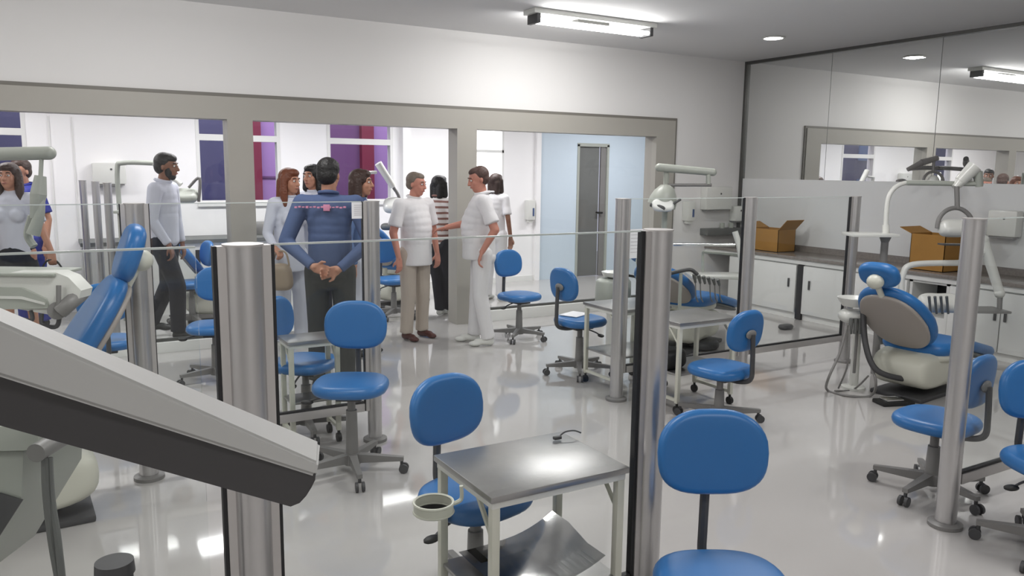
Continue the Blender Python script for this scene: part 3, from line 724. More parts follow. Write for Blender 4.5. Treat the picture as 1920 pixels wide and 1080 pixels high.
q = fl(1675, 757); fp = empty('foot_pedal', (q.x, q.y, 0), rz_of(1, .2), 'dark foot pedal on the floor before the right dental chair', 'pedal')
MB().box((-.13, -.07, 0), (.13, .07, .03), .01).build('base', M_black, fp); MB().box((-.09, -.05, .03), (.05, .05, .045), .006).build('treadle', M_chrome, fp)
q = fl(1473, 617); fp = MB().pad(superell(.18, .12, 20, 2.5), .05, (0, 0, .026), (1, 0, 0), (0, 1, 0)).build('foot_pedal', M_dgrey); fp.location = (q.x, q.y, 0); tag(fp, 'small dark foot pedal on the floor in front of the white base cabinets', 'pedal')
q = fl(1320, 655); fp = MB().pad(superell(.30, .22, 20, 2.5), .09, (0, 0, .046), (1, 0, 0), (0, 1, 0)).build('foot_pedal', M_dgrey); fp.location = (q.x, q.y, 0)
tag(fp, 'dark pedal unit on the floor under the middle carts', 'pedal')

# middle unit lamp
D = 7.3
t = thing0('dental_lamp', None, 'white dental lamp on a long horizontal arm above the middle bay', 'dental lamp')
MB().cone(P(1236, 314, D), P(1337, 323, D), .038, .034, 16).ball(P(1236, 314, D), .038).ball(P(1337, 323, D), .034).build('upper_arm', M_sage, t)
MB().cone(P(1328, 325, D), P(1328, 346, D), .022, n=12).build('joint_post', M_sage, t)
MB().cone(P(1252, 347, D), P(1334, 347, D), .014, n=10).build('lower_bar', M_greyp, t)
dome('lamp_head', P(1240, 386, D), rt * .25 + upv * .9, .13, .20, M_sage, t)
MB().pad(superell(.20, .13, 28, 3), .05, P(1243, 385, D - .12), rt, fh * .6 + upv * .75).build('reflector', M_kerb, t)
MB().tube([P(1220, 384, D - .1), P(1238, 388, D - .15), P(1246, 392, D - .15)], .018, 8).tube([P(1246, 392, D - .15), P(1276, 374, D - .1)], .012, 8).build('grip_handles', M_dgrey, t)
MB().cone(P(1248, 352, D), P(1244, 366, D), .016, n=10).build('stem', M_greyp, t)
q = P(1250, 314, D + .03); MB().cone((q.x, q.y, q.z), (q.x, q.y, 0), .026, n=12).build('floor_column', M_sage, t); rel(t, (q.x, q.y, 0))
# middle unit arm with instrument tray
D = 7.1
t = thing0('delivery_unit', None, 'instrument tray with hanging handpiece hoses beside the corner post', 'dental unit')
MB().cone(P(1262, 458, D), P(1378, 459, D), .014, n=10).build('chrome_bar', M_chrome, t)
MB().tube([P(1378, 434, D), P(1386, 462, D), P(1391, 500, D), P(1391, 528, D)], .026, 12).build('arm', M_wp, t)
MB().tube([P(1318, 520, D + .1), P(1318, 476, D + .1), P(1325, 473, D + .1), P(1388, 478, D + .1)], .012, 8).build('frame', M_sage, t)
MB().box((-.26, -.15, 0), (.24, .15, .03), .01, Matrix.Translation(P(1345, 520, D)) @ Matrix.Rotation(YAW - pi / 2, 4, 'Z')).build('instrument_tray', M_wp, t)
hm = MB(); h2 = MB()
for k in range(6):
    hm.cone(P(1301 + 9 * k, 514 + 2 * k, D - .17), P(1304 + 9 * k, 530 + k, D - .14), .016, .01, 8)
    if k != 2: h2.tube([P(1304 + 9 * k, 530, D - .14), P(1305 + 9 * k, 556, D - .12), P(1309 + 9 * k, 566, D)], .006, 6)
hm.build('handpieces', M_doorg, t); h2.build('hoses', M_greyp, t)
q = P(1391, 528, D); MB().cone(q, (q.x, q.y, 0), .03, n=14).build('column', M_wp, t); rel(t, (q.x, q.y, 0))
# foot-end stand in front of the middle chair
D = 6.6
q = P(1277, 508, D); t = empty('hook_stand', (q.x, q.y, 0), 0, 'slim stand with a dark hook top by the middle dental chair', 'stand')
MB().cone((0, 0, 0), (0, 0, q.z - .02), .015, n=10).lathe([(.10, 0), (.10, .015), (.02, .03)]).build('pole', M_sage, t)
MB().tube([(-.08, .04, q.z - .02), (0, 0, q.z), (.07, -.04, q.z + .01), (.12, -.07, q.z - .03)], .016, 8).build('hook', M_dgrey, t)
# cuspidor behind middle carts
q = P(1150, 535, 7.6); t = empty('cuspidor', (q.x, q.y, 0), 0, 'pale cuspidor in the middle bay behind the carts', 'cuspidor')
MB().pad(superell(.34, .26, 28, 3), .30, (0, 0, .52), (1, 0, 0), (0, 1, 0), rnd=.06).build('body', M_sage, t)
MB().lathe([(.05, 0), (.11, .02), (.13, .06), (.12, .06), (.05, .02)], (0, -.02, .67), 24).build('bowl', M_wp, t)
MB().cone((0, 0, 0), (0, 0, .45), .06, n=16).build('foot', M_wp, t)

# left unit: lamp with arm
D = 4.2
t = thing0('dental_lamp', None, 'sage grey lamp arm reaching in at the left edge with hanging lamp head', 'dental lamp')
MB().cone(P(-260, 294, D), P(92, 287, D), .035, n=18).ball(P(92, 287, D), .035).build('upper_arm', M_sage, t)
MB().cone(P(78, 292, D), P(76, 335, D), .011, n=12).build('drop_rod', M_sage, t)
MB().cone(P(76, 330, D), P(72, 365, D), .028, .04, 14).cone(P(72, 365, D), P(66, 410, D), .04, .025, 14).build('joint', M_sage, t)
MB().tube([P(77, 360, D), P(74, 400, D), P(62, 440, D)], [.018, .035], 12).build('lamp_head', M_sage, t)
MB().tube([P(60, 405, D + .05), P(52, 440, D + .05), P(64, 462, D + .05)], .02, 8).build('grip_handle', M_sage, t)
q = P(-260, 294, D); MB().cone(q, (q.x, q.y, 0), .035, n=14).build('floor_column', M_sage, t); rel(t, (q.x, q.y, 0))
# left unit: instrument console
D = 3.2
t = thing0('instrument_console', None, 'white instrument console with handpiece holder before the left dental chair', 'instrument console')
pr_ = [(-120, 512), (105, 511), (128, 520), (152, 545), (148, 560), (100, 578), (92, 590), (20, 577), (-120, 575)]
A = [P(x, y, D) for x, y in pr_]; MB().prism(A, fh * .09).build('housing', M_wp, t)
pr_ = [(-120, 536), (40, 540), (84, 560), (92, 578), (20, 580), (-120, 580)]
MB().prism([P(x, y, D - .015) for x, y in pr_], fh * .014).build('side_cover', M_sage, t)
MB().prism([P(x, y, D - .02) for x, y in [(-120, 553), (40, 556), (84, 568), (84, 572), (40, 561), (-120, 558)]], fh * .004).build('trim_line', M_wp, t)
MB().box((-1.0, -.02, -.012), (.075, .20, .0), .004, Matrix.Translation(P(70, 512, D)) @ Matrix.Rotation(YAW - pi / 2, 4, 'Z')).build('top_tray', M_sage, t)
hm = MB(); hm.cone(P(107, 583, D - .03), P(110, 576, D + .25), .035, n=18); hm.tube([P(112, 585, D - .02), P(135, 565, D), P(152, 552, D + .1)], .03, 10); hm.cone(P(110, 535, D - .03), P(110, 575, D - .03), .010, n=8)
hm.build('holder_hub', M_greyp, t)
MB().tube([P(112, 588, D), P(106, 612, D), P(80, 608, D), P(78, 588, D)], .009, 8).tube([P(58, 582, D), P(60, 600, D), P(40, 598, D)], .008, 8).tube([P(127, 575, D), P(126, 590, D)], .008, 6).build('hoses', M_dgrey, t)
q = P(-120, 545, D); MB().cone((q.x, q.y, q.z), (q.x, q.y, 0), .05, n=16).build('column', M_wp, t); rel(t, (q.x, q.y, 0))

# ================================================================ FOREGROUND CONSOLE
t = thing0('equipment_console', None, 'large tilted grey and charcoal equipment housing in the left foreground', 'equipment console')
def quadloft(pl, pr, name, m, bev=.0):
    mb = MB(); A = [mb.bm.verts.new(v) for v in pl]; B = [mb.bm.verts.new(v) for v in pr]; n = len(A)
    mb.bm.faces.new(A[::-1]); mb.bm.faces.new(B)
    for k in range(n): mb.bm.faces.new((A[k], A[(k + 1) % n], B[(k + 1) % n], B[k]))
    if bev: bmesh.ops.bevel(mb.bm, geom=mb.bm.edges[:], offset=bev, segments=3, affect='EDGES')
    return mb.build(name, m, t)
dn, dr_ = .80, 1.02          # left end nearer than right end
def lin(x, x0, y0, x1, y1): return y0 + (y1 - y0) * (x - x0) / (x1 - x0)
xl = -260
L_ = [(xl, lin(xl, 0, 603, 597, 868), dn - .08), (xl, lin(xl, 0, 706, 592, 893), dn - .075), (xl, lin(xl, 0, 706, 592, 893), dn + .20), (xl, lin(xl, 0, 577, 598, 829) , dn + .16), (xl, lin(xl, 0, 577, 598, 829), dn + .06)]
R_ = [(598, 868, dr_), (592, 894, dr_), (592, 894, dr_ + .22), (600, 830, dr_ + .20), (600, 830, dr_ + .10)]
quadloft([P(*p) for p in L_], [P(*p) for p in R_], 'upper_shell', M_con, .004)
def prof(front, dz):
    out = []
    for x, y, d in front: out.append(P(x, y, d + dz))
    return out
lowL = [(xl, lin(xl, 0, 700, 592, 888), dn - .06), (xl, lin(xl, 0, 798, 545, 950), dn - .04)]
nose = [(592, 888), (591, 900), (584, 914), (574, 930), (562, 943), (545, 950)]
front = [lowL[0]] + [(x, y, dr_ + .006) for x, y in nose] + [lowL[1]]
mb = MB(); A = [mb.bm.verts.new(v) for v in prof(front, 0)]; B = [mb.bm.verts.new(v) for v in prof(front, .19)]; n = len(A)
mb.bm.faces.new(A); mb.bm.faces.new(B[::-1])
for k in range(n): mb.bm.faces.new((A[k], A[(k + 1) % n], B[(k + 1) % n], B[k]))
mb.build('lower_shell', M_cond, t)
q = P(-260, 660, .9); MB().cone((q.x, q.y, q.z), (q.x - .05, q.y, 0), .05, n=16).build('support_column', M_con, t); rel(t, (q.x - .05, q.y, 0))
# left unit body at the lower left with hose hanger
D = 2.1
t = thing0('dental_unit_cabinet', None, 'sage grey dental unit cabinet at the lower left under the foreground console', 'dental unit')
A = [P(x, y, D) for x, y in ((-220, 800), (70, 800), (72, 838), (45, 845), (-220, 850))]; MB().prism(A, fh * .34).build('top_cover', M_sage, t)
A = [P(x, y, D + .03) for x, y in ((-220, 850), (44, 846), (40, 935), (0, 1000), (-60, 1100), (-220, 1200))]; MB().prism(A, fh * .30).build('body', M_sage, t)
A = [P(x, y, D + .02) for x, y in ((-220, 925), (0, 925), (42, 938), (0, 1003), (-60, 1105), (-220, 1205))]; MB().prism(A, fh * .005).build('dark_panel', M_dgrey, t)
hg = MB(); c = P(80, 842, D - .05); hg.cone(c - fh * .03, c + fh * .10, .024, n=18); hg.tube([P(84, 850, D - .06), P(98, 835, D), P(103, 826, D)], .011, 8); hg.build('hose_hanger', M_greyp, t)
MB().tube([P(84, 858, D - .05), P(86, 920, D - .05), P(96, 1010, D - .05), P(112, 1100, D - .05)], .009, 8).tube([P(92, 858, D - .04), P(96, 930, D - .04), P(108, 1010, D - .05), P(118, 1100, D - .06)], .009, 8).build('hoses', M_doorg, t)
q = P(-200, 1000, D); MB().box((-.2, -.2, 0), (.2, .2, .5), .02, Matrix.Translation((q.x, q.y + .2, 0))).build('pedestal', M_sage, t); rel(t, (q.x, q.y, 0))
q = P(214, 1052, 1.9); t = empty('short_post', (q.x, q.y, 0), 0, 'short stand with a dark round cap at the bottom left', 'stand')
MB().cone((0, 0, q.z - .03), (0, 0, q.z), .045, .043, 28).build('round_cap', M_dgrey, t); MB().cone((0, 0, 0), (0, 0, q.z - .03), .04, n=24).build('pole', M_black, t)
# far room units
def far_unit(px, y, label, flip=1):
    q = onY(px, 560, y); t = empty('dental_unit', (q.x, q.y, 0), rz_of(flip, 0), label, 'dental unit')
    MB().tube([(-.45, 0, 0), (-.45, 0, 1.1), (-.45, 0, 1.62), (-.38, 0, 1.70), (-.05, 0, 1.70)], .026, 10).build('lamp_pole', M_sage, t)
    MB().cone((-.05, 0, 1.70), (.22, 0, 1.48), .035, .03, 12).build('lamp_arm', M_wp, t)
    MB().box((-.48, -.12, 1.17), (.0, .12, 1.20), .01).build('tray', M_sage, t)
    MB().pad(superell(.30, .22, 24, 3), .10, (.25, 0, 1.36), (1, 0, 0), (0, .8, .5)).build('lamp_head', M_sage, t)
    MB().tube([(.30, 0, 1.45), (.42, 0, 1.55), (.40, 0, 1.30)], .016, 8).build('handle', M_greyp, t)
far_unit(312, YF - 1.05, 'far room dental unit with bent lamp pole behind the walking man')
q = onY(735, 560, YF - 1.2); t = empty('dental_unit', (q.x, q.y, 0), rz_of(1, 0), 'far room dental unit with white lamp arm left of the beige-trousered man', 'dental unit')
def L2(px, py): v = onY(px, py, YF - 1.2) - Vector((q.x, q.y, 0)); return Matrix.Rotation(-rz_of(1, 0), 4, 'Z') @ v
MB().cone(L2(709, 306), L2(737, 350), .045, .04, 14).build('lamp_arm', M_wp, t)
MB().cone(L2(680, 324), L2(706, 323), .02, n=10).build('link', M_wp, t)
MB().pad(superell(.24, .22, 24, 3), .12, L2(737, 385), (1, 0, 0), (0, .6, .7)).build('lamp_head', M_wp, t)
MB().tube([L2(738, 352), L2(748, 370), L2(746, 395)], .02, 8).build('handle', M_greyp, t)
MB().cone(L2(682, 324), (L2(682, 324).x, 0, 0), .03, n=12).build('floor_column', M_wp, t)
MB().pad(superell(.22, .2, 24, 3), .08, L2(731, 425), (1, 0, 0), (0, 1, 0)).build('tray', M_doorg, t)

# ================================================================ PEOPLE
def remeshed(mb, name, m, parent, voxel=.008, smooth=3):
    bmesh.ops.recalc_face_normals(mb.bm, faces=mb.bm.faces)
    me = bpy.data.meshes.new(name); mb.bm.to_mesh(me); mb.bm.free()
    o = bpy.data.objects.new(name, me); C.objects.link(o)
    r = o.modifiers.new('r', 'REMESH'); r.mode = 'VOXEL'; r.voxel_size = voxel; r.use_smooth_shade = True
    if smooth:
        s = o.modifiers.new('s', 'SMOOTH'); s.iterations = smooth; s.factor = .5
    dg = bpy.context.evaluated_depsgraph_get()
    new = bpy.data.meshes.new_from_object(o.evaluated_get(dg)); o.modifiers.clear(); o.data = new; bpy.data.meshes.remove(me)
    new.materials.clear(); new.materials.append(m)
    for p in new.polygons: p.use_smooth = True
    if parent: o.parent = parent
    return o
V = Vector
HANDS = {}
def cap(mb, p, q, r1, r2, n=14):
    p, q = V(p), V(q); mb.cone(p, q, r1, r2, n); mb.ball(p, r1, n=12); mb.ball(q, r2, n=12)
def ell(mb, c, sx, sy, sz, rot=None): mb.ball(c, 1, (sx, sy, sz), 18, rot)

def person(pos, face, label, H=1.72, skin=M_skin, hair=M_hairb, hairstyle='short', shirt=None, sleeve='short', trousers=None, shoes=None,
           arms=None, legs=None, head=(0, 0), shirt_len=.0, belly=0.0, female=False, tuck=False, skirt=False, bald=False, collar=True, lean=0.0, beard=False):
    """local frame: front = +x, left = +y. arms: dict side-> (elbow, wrist, hand direction, curl). legs: side-> (knee, ankle)"""
    rz = rz_of(*face); t = empty('person', (pos[0], pos[1], 0), rz, label, 'person')
    s = H / 1.72; S = lambda x, y, z: V((x * s, y * s, z * s))
    sw = .165 if female else .195        # half shoulder width
    hipw = .095
    leanx = lean
    def T(x, y, z):                      # lean the upper body forward from the hip
        return S(x + leanx * max(0, z - .92), y, z)
    sh = {1: T(0, sw, 1.40), -1: T(0, -sw, 1.40)}
    hip = {1: S(0, hipw, .90), -1: S(0, -hipw, .90)}
    neck = T(0, 0, 1.44); hc = T(.035, 0, 1.60)
    body = MB()
    # torso
    for z, sx, sy in ((.92, .105, .155), (1.03, .10 + belly * .6, .142), (1.15, .10 + belly, .138), (1.27, .108 + belly * .3, .155), (1.36, .095, .16)):
        c = T(belly * .6 if z < 1.3 else 0, 0, z); ell(body, c, sx * s, sy * s * (.9 if female else 1), .10 * s)
    cap(body, T(0, -sw + .03, 1.395), T(0, sw - .03, 1.395), .062 * s, .062 * s)
    cap(body, T(-.01, 0, 1.40), T(.02, 0, 1.54), .056 * s, .054 * s)
    if female: 
        for y in (-.07, .07): ell(body, T(.085, y, 1.25), .055 * s, .06 * s, .06 * s)
    # head
    hy, hp = head
    Rh = Matrix.Rotation(hy, 3, 'Z') @ Matrix.Rotation(hp, 3, 'Y')
    def Hd(x, y, z): return hc + Rh @ (V((x, y, z)) * s)
    def hell(mb, x, y, z, a, b, c): mb.ball(Hd(x, y, z), s, (a, b, c), 20, Rh)
    hell(body, -.012, 0, .030, .094, .075, .090); hell(body, .028, 0, -.035, .062, .056, .075)
    hell(body, .052, 0, -.082, .030, .032, .028); hell(body, .070, 0, .030, .020, .050, .022)
    cap(body, Hd(.086, 0, .018), Hd(.104, 0, -.022), .009 * s, .014 * s); hell(body, .096, 0, -.024, .012, .018, .009)
    hell(body, .082, 0, -.053, .014, .026, .012)
    for y in (-1, 1):
        hell(body, -.012, y * .074, -.008, .014, .009, .025); hell(body, .055, y * .040, -.02, .022, .018, .026)
    # arms with hands
    arms = arms or {}
    A = {}
    for sd in (-1, 1):
        e, wv, hd, curl = arms.get(sd, ((-.03, .235, 1.12), (.03, .24, .87), (.05, 0, -1), .5))
        e = T(e[0], sd * e[1], e[2]); wv = T(wv[0], sd * wv[1], wv[2]); A[sd] = (e, wv)
        up_r, lo = (.040, .034) if female else (.050, .042)
        cap(body, sh[sd], e, up_r * s, lo * s); cap(body, e, wv, lo * .98 * s, .026 * s)
        hd = V(hd).normalized(); side = hd.cross(V((1, 0, 0)) if abs(hd.x) < .7 else V((0, 0, 1))).normalized(); nrm = hd.cross(side)
        pc = wv + hd * .045 * s
        # palm as a flattened box of balls
        for u in (-.028, -.010, .010, .028): cap(body, wv + hd * .012 * s + side * u * .8 * s, wv + hd * .085 * s + side * u * s, .0145 * s, .0125 * s, 10)
        for i, (u, L) in enumerate(((-.031, .060), (-.0105, .074), (.0105, .078), (.031, .070))):
            b0 = wv + hd * .088 * s + side * u * s; a1 = curl * .6; a2 = curl * 1.3; a3 = curl * 1.9
            d1 = hd * cos(a1) + nrm * sin(a1); d2 = hd * cos(a2) + nrm * sin(a2); d3 = hd * cos(a3) + nrm * sin(a3)
            b1 = b0 + d1 * L * .45 * s; b2 = b1 + d2 * L * .32 * s; b3 = b2 + d3 * L * .25 * s
            cap(body, b0, b1, .0095 * s, .009 * s, 8); cap(body, b1, b2, .009 * s, .0082 * s, 8); cap(body, b2, b3, .0082 * s, .007 * s, 8)
        tb = wv + hd * .03 * s + side * .030 * s; t1 = tb + (hd * .6 + side * .7 + nrm * .3).normalized() * .035 * s; t2 = t1 + (hd * .9 + side * .2 + nrm * .4).normalized() * .03 * s
        cap(body, tb, t1, .013 * s, .011 * s, 8); cap(body, t1, t2, .011 * s, .009 * s, 8)
    # legs
    legs = legs or {}
    Lg = {}
    for sd in (-1, 1):
        k, a = legs.get(sd, ((.015, .10, .49), (-.01, .11, .075)))
        k = S(k[0], sd * k[1], k[2]); a = S(a[0], sd * a[1], a[2]); Lg[sd] = (k, a)
        cap(body, hip[sd], k, .078 * s, .050 * s); cap(body, k, a, .050 * s, .034 * s)
        ft = a + S(.10, sd * .012, 0); ft.z = a.z - .045 * s
        cap(body, V((a.x, a.y, a.z - .03 * s)), ft, .030 * s, .024 * s)
    bd = remeshed(body, 'body', skin, t, .0065, 2)
    # face details
    for y in (-1, 1):
        MB().ball(Hd(.079, y * .031, .012), .0105 * s, (1, 1.25, .8), 12, Rh).build('eye', M_eyew, t)
        MB().ball(Hd(.087, y * .031, .012), .0055 * s, (1, 1, 1), 10, Rh).build('iris', M_eye, t)
    eb_ = MB()
    for y in (-1, 1): eb_.tube([Hd(.088, y * .016, .034), Hd(.087, y * .032, .040), Hd(.074, y * .050, .034)], .0045 * s, 6)
    eb_.build('eyebrows', hair if hair is not M_hairr else M_hairdb, t)
    MB().ball(Hd(.093, 0, -.055), 1, (.006 * s, .022 * s, .006 * s), 12, Rh).build('mouth', M_lip, t)
    # hair
    hr = MB()
    if hairstyle == 'short':
        hell(hr, -.026, 0, .048, .092, .084, .086); hell(hr, -.050, 0, .0, .066, .078, .075)
        if not bald: hell(hr, .010, 0, .078, .080, .070, .050)
    elif hairstyle == 'balding':
        hell(hr, -.056, 0, .012, .060, .082, .062)
        for y in (-1, 1): hell(hr, -.030, y * .050, .015, .050, .034, .040)
    elif hairstyle == 'grey':
        hell(hr, -.030, 0, .045, .088, .083, .082); hell(hr, -.050, 0, -.005, .06, .077, .06); hell(hr, .010, 0, .082, .068, .062, .040)
    elif hairstyle == 'long':
        hell(hr, -.022, 0, .045, .098, .090, .090); hell(hr, .020, 0, .085, .075, .068, .045)
        for y in (-1, 1):
            cap(hr, Hd(-.010, y * .075, .04), Hd(-.0, y * .085, -.10), .034 * s, .040 * s); cap(hr, Hd(0, y * .085, -.10), Hd(.02, y * .088, -.22), .040 * s, .026 * s)
        for y in (-.05, 0, .05): cap(hr, Hd(-.065, y, 0), Hd(-.085, y, -.22), .042 * s, .030 * s)
    elif hairstyle == 'bob':
        hell(hr, -.022, 0, .042, .100, .092, .092); hell(hr, .018, 0, .085, .070, .066, .042)
        for y in (-1, 1): cap(hr, Hd(-.012, y * .075, .03), Hd(-.005, y * .082, -.11), .036 * s, .036 * s)
        for y in (-.05, 0, .05): cap(hr, Hd(-.06, y, 0), Hd(-.07, y, -.12), .048 * s, .040 * s)
    remeshed(hr, 'hair', hair, t, .008, 2)
    if beard:
        b_ = MB(); hell(b_, .046, 0, -.086, .037, .046, .034)
        for y in (-1, 1): hell(b_, .030, y * .044, -.045, .034, .020, .050)
        remeshed(b_, 'beard', hair, t, .007, 2)
    # shirt
    if shirt:
        c = MB(); g = .020
        for z, sx, sy in ((.94, .120 + belly * .5, .170), (1.03, .116 + belly * .75, .166), (1.09, .116 + belly * .9, .163), (1.15, .116 + belly, .161), (1.21, .117 + belly * .8, .163), (1.27, .118 + belly * .5, .167), (1.33, .112 + belly * .2, .168), (1.37, .102, .165)):
            ell(c, T(belly * min(.6, max(0, (1.40 - z) * 3)), 0, z), (sx + .006) * s, sy * s * (.92 if female else 1), .11 * s)
        c0 = T(belly * .5, 0, .90 - shirt_len); 
        for zz in (.90 - shirt_len + .02, .93):
            mt = Matrix.Translation(T(belly * .5, 0, zz)) @ Matrix.Diagonal(((.128 + belly * .6) * s, .182 * s * (.92 if female else 1), 1, 1))
        n = 28; rings = []
        zs_ = [.90 - shirt_len, 1.0, 1.15]
        for zz in zs_:
            bx = .122 + belly * (.7 if zz > .95 else .5) + (.012 if zz < .9 else 0); by = (.178 if zz < 1 else .160) * (.93 if female else 1)
            cc = T(belly * .5, 0, zz); rings.append([c.bm.verts.new(cc + V((cos(2 * pi * k / n) * bx * s, sin(2 * pi * k / n) * by * s, 0))) for k in range(n)])
        for A_, B_ in zip(rings, rings[1:]):
            for k in range(n): c.bm.faces.new((A_[k], A_[(k + 1) % n], B_[(k + 1) % n], B_[k]))
        c.bm.faces.new(rings[0][::-1]); c.bm.faces.new(rings[-1])
        cap(c, T(0, -sw + .02, 1.39), T(0, sw - .02, 1.39), .072 * s, .072 * s); cap(c, T(-.01, 0, 1.39), T(.0, 0, 1.455), .085 * s, .066 * s)
        if female:
            for y in (-.07, .07): ell(c, T(.09, y, 1.25), .062 * s, .066 * s, .07 * s)
        for sd in (-1, 1):
            e, wv = A[sd]; ur = .062 if not female else .05
            if sleeve == 'short': m_ = sh[sd].lerp(e, .78); cap(c, sh[sd], sh[sd].lerp(e, .62), (ur + .008) * s, (ur + .004) * s); c.cone(sh[sd].lerp(e, .5), m_, (ur + .008) * s, (ur + .012) * s, 18)
            elif sleeve == 'long': cap(c, sh[sd], e, (ur + .006) * s, .056 * s if not female else .048 * s); cap(c, e, e.lerp(wv, .86), .055 * s if not female else .046 * s, .038 * s); c.cone(e.lerp(wv, .8), e.lerp(wv, .95), .040 * s, .040 * s, 14)
        so = remeshed(c, 'shirt', shirt, t, .009, 9)
        if collar:
            cl = MB(); pts = [T(.0 + .068 * cos(a) - .004, .066 * sin(a), 1.475 - .012 * cos(a)) for a in [2 * pi * k / 14 for k in range(14)]]
            cl.tube(pts, .013 * s, 8, closed=True); cl.build('collar', shirt, t)
    if trousers:
        c = MB(); ell(c, S(0, 0, .93), .118 * s, .165 * s, .09 * s); ell(c, S(-.02, 0, .86), .12 * s, .162 * s, .10 * s)
        if skirt:
            n = 24; rings = []
            for zz, q_ in ((.56, .20), (.75, .185), (.98, .14)): rings.append([c.bm.verts.new(S(cos(2 * pi * k / n) * q_ * .85, sin(2 * pi * k / n) * q_, zz)) for k in range(n)])
            for A_, B_ in zip(rings, rings[1:]):
                for k in range(n): c.bm.faces.new((A_[k], A_[(k + 1) % n], B_[(k + 1) % n], B_[k]))
            c.bm.faces.new(rings[0][::-1]); c.bm.faces.new(rings[-1])
        else:
            for sd in (-1, 1):
                k_, a_ = Lg[sd]; cap(c, hip[sd], k_, .098 * s, .078 * s); cap(c, k_, k_.lerp(a_, .9), .078 * s, .066 * s); c.cone(k_.lerp(a_, .8), k_.lerp(a_, 1.0), .068 * s, .070 * s, 16)
        remeshed(c, 'skirt' if skirt else 'trousers', trousers, t, .009, 3)
    for sd in (-1, 1):
        k_, a_ = Lg[sd]; m_ = MB(); z0 = a_.z - .075 * s
        fx = V((1, sd * .12, 0)).normalized()
        cap(m_, V((a_.x - .02 * s, a_.y, z0 + .042 * s)), V((a_.x, a_.y, z0 + .042 * s)) + fx * .11 * s, .040 * s, .032 * s)
        ell(m_, V((a_.x, a_.y, z0 + .026 * s)) + fx * .13 * s, .065 * s, .042 * s, .028 * s)
        ell(m_, V((a_.x - .01 * s, a_.y, z0 + .05 * s)), .048 * s, .038 * s, .045 * s)
        remeshed(m_, 'shoe', shoes or M_shoeb, t, .008, 2)
    HANDS[t.name] = {sd: Matrix.Rotation(rz, 3, 'Z') @ (A[sd][1] + V(arms.get(sd, (0, 0, (.05, 0, -1), 0))[2]).normalized() * .09) + V((pos[0], pos[1], 0)) for sd in (-1, 1)}
    return t

R_FACE = (1, 0)
# two men in white
a = fl(902, 644)
person((a.x, a.y), (-.93, -.12), 'man with thinning dark hair, white polo, white trousers and white shoes, gesturing left', 1.70, M_skinp, M_hairt, 'grey', M_white, 'short', M_white, M_wp,
       arms={-1: ((.12, .25, 1.17), (.33, .20, 1.13), (.9, -.3, -.25), .5), 1: ((-.10, .27, 1.14), (.02, .25, .93), (.35, 0, -1), .8)},
       head=(.15, .28), belly=.055, shirt_len=.06, legs={1: ((.02, .10, .49), (-.06, .10, .075)), -1: ((.03, .10, .49), (.06, .10, .075))})
a = fl(778, 634)
person((a.x, a.y), (.72, -.60), 'grey-haired man in white shirt, beige trousers and brown shoes', 1.64, M_skinp, M_hairg, 'grey', M_white, 'short', M_beige, M_shoeb,
       arms={-1: ((-.02, .27, 1.12), (.06, .27, .87), (.1, 0, -1), .5), 1: ((.0, .27, 1.12), (.06, .27, .88), (.1, 0, -1), .5)},
       head=(.35, .12), belly=.05, shirt_len=.12)
# man in blue, back to the viewer
a = fl(624, 728)
t = person((a.x, a.y), (-.05, 1), 'man in blue long-sleeved shirt seen from behind, hands clasped behind his back', 1.74, M_skin, M_hairb, 'short', M_denim, 'long', M_trdark, M_black,
       arms={-1: ((-.06, .305, 1.12), (-.19, .09, .93), (-.2, 1, -.25), .9), 1: ((-.06, .305, 1.12), (-.20, .08, .95), (-.15, -1, -.25), .9)}, belly=.03, head=(-.15, .1))
em = MB(); e2 = MB()
for k in range(14):
    if k in (8,): continue
    y = .215 - .027 * k; em.box((-.138, y - .010, 1.385 + (.004 if k % 3 else 0)), (-.115, y + .008, 1.396 + (.004 if k % 2 else 0)), 0)
e2.box((-.140, -.030, 1.366), (-.115, .016, 1.412), .002)
em.build('embroidered_lettering', M_pink, t); e2.build('pink_emblem', M_pink, t)
# woman with auburn hair
a = P(540, 360, 7.3)
tw = person((a.x, a.y), (.75, -.62), 'auburn-haired woman in white, partly behind the man in blue', 1.66, M_skin, M_hairr, 'long', M_white2, 'long', M_white2, M_wp, female=True, head=(.25, .05),
       arms={-1: ((-.03, .22, 1.12), (.10, .24, 1.00), (.8, .1, -.5), 1.1)}, shirt_len=.15)
bq = HANDS[tw.name][-1]; bg = empty('handbag', (bq.x, bq.y, bq.z - .335), rz_of(1, 0), 'beige shoulder bag held by the auburn-haired woman', 'bag')
MB().pad(superell(.24, .25, 28, 3.2, .8, 1), .12, (0, 0, .12), (1, 0, 0), (0, 0, 1)).build('bag_body', M_bag, bg)
MB().tube([(-.07, 0, .23), (-.03, 0, .34), (.05, 0, .34), (.08, 0, .22)], .009, 8).build('strap', M_bag, bg)
a = P(590, 360, 7.9)
person((a.x, a.y), (-.4, -.9), 'dark-haired person just visible behind the left ear of the man in blue', 1.70, M_skin, M_hairb, 'bob', M_white2, 'long', M_trnavy, M_black, female=True)
a = P(671, 360, 7.0)
person((a.x, a.y), (.97, -.1), 'brown-haired woman in denim blue shirt behind the paper note', 1.66, M_skin, M_hairdb, 'bob', M_denim2, 'long', M_white2, M_black, female=True, shirt_len=.2)
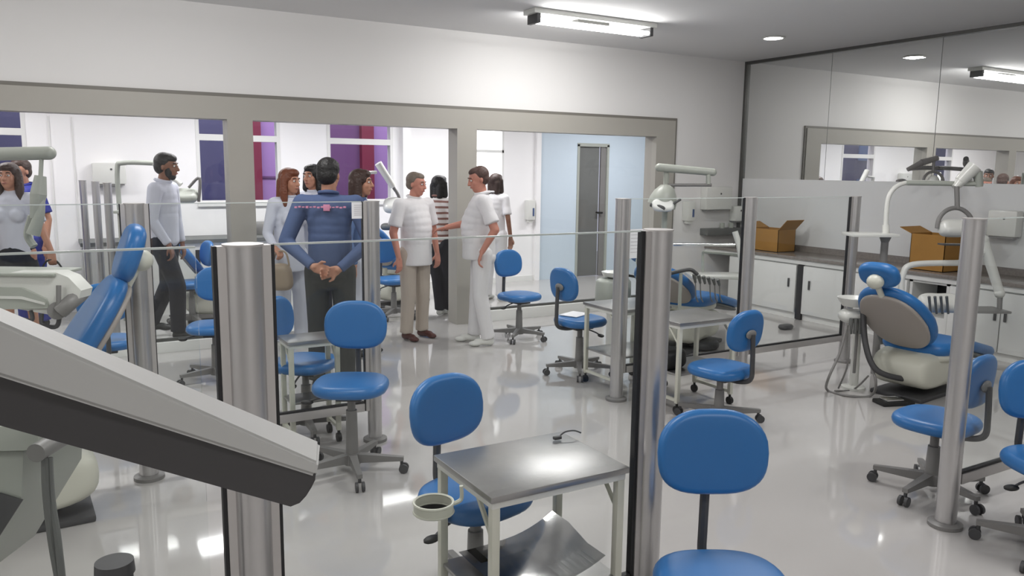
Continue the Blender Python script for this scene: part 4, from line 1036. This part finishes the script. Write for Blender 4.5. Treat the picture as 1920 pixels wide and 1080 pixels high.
# woman walking behind beige man
a = fl(822, 594)
person((a.x, a.y), (.55, .83), 'dark-haired woman in a striped top and black trousers behind the grey-haired man', 1.60, M_skin, M_hairb, 'bob', M_stripe, 'short', M_trnavy, M_wp, female=True,
       legs={1: ((.06, .06, .48), (.10, .05, .075)), -1: ((.14, .06, .48), (.20, .04, .075))}, arms={-1: ((.03, .22, 1.10), (.12, .22, .88), (.3, 0, -1), .5)})
a = P(921, 360, 10.2)
person((a.x, a.y - .1), (.5, .8), 'dark-haired person with a pink hair tie behind the man in all white', 1.62, M_skind, M_hairdb, 'bob', M_white, 'short', M_white, M_wp, female=True)
# walking man
a = fl(318, 632)
person((a.x, a.y), (1, .05), 'bearded man in white shirt and black trousers walking to the right', 1.79, M_skind, M_hairb, 'short', M_white2, 'long', M_trnavy, M_black, beard=True, head=(0, .05), lean=.03,
       legs={1: ((-.02, .09, .50), (-.20, .09, .12)), -1: ((.13, .09, .50), (.12, .09, .075))}, arms={-1: ((-.02, .24, 1.12), (.12, .22, .90), (.3, .1, -1), .8), 1: ((.02, .24, 1.12), (.08, .22, .88), (.2, 0, -1), .5)})
# women at the left edge
a = P(22, 360, 7.15)
t = person((a.x, a.y), (.15, -1), 'long-haired woman in white top and dark skirt at the left edge', 1.68, M_skin, M_hairdb, 'long', M_white2, 'short', M_trnavy, M_black, female=True, skirt=True, collar=False,
       arms={1: ((.04, .25, 1.12), (.10, .34, .92), (.2, .1, -1), 1.1), -1: ((.02, .24, 1.14), (.16, .12, 1.0), (.8, -.3, -.3), .6)})
bq = HANDS[t.name][1]; bg = empty('handbag', (bq.x, bq.y, bq.z - .245), rz_of(.9, .4), 'black handbag hanging from the hand of the woman at the left edge', 'bag')
MB().pad(superell(.26, .18, 28, 3, .7, 1), .12, (0, 0, .10), (1, 0, 0), (0, 0, 1)).build('bag_body', M_black, bg)
MB().tube([(-.09, 0, .17), (-.04, 0, .25), (.03, 0, .25), (.08, 0, .17)], .008, 8).build('handles', M_black, bg)
a = P(46, 360, 8.1)
person((a.x, a.y), (-.2, -.9), 'brown-haired person in royal blue behind the long-haired woman', 1.72, M_skin, M_hairdb, 'short', M_royal, 'short', M_royal, M_black, female=True)

# repeats of one kind share a group
GROUPS = {'blue_stool': 'blue dental stools around the room', 'partition_post': 'aluminium posts of the glass partitions', 'glass_partition': 'low clear glass partitions',
          'steel_cart': 'stainless steel carts', 'dental_chair': 'blue dental chairs', 'base_cabinet': 'white base cabinets under the worktop', 'cardboard_box': 'cardboard boxes on the worktop',
          'added_louvre_light': 'added louvred lights of the far room', 'soap_dispenser': 'wall soap dispensers', 'paper_towel_dispenser': 'wall paper towel dispensers', 'paper_note': 'paper notes taped to the glass'}
for o in list(C.objects):
    g = GROUPS.get(o.name.split('.')[0])
    if g and o.parent is None and o.get('label'): o['group'] = g
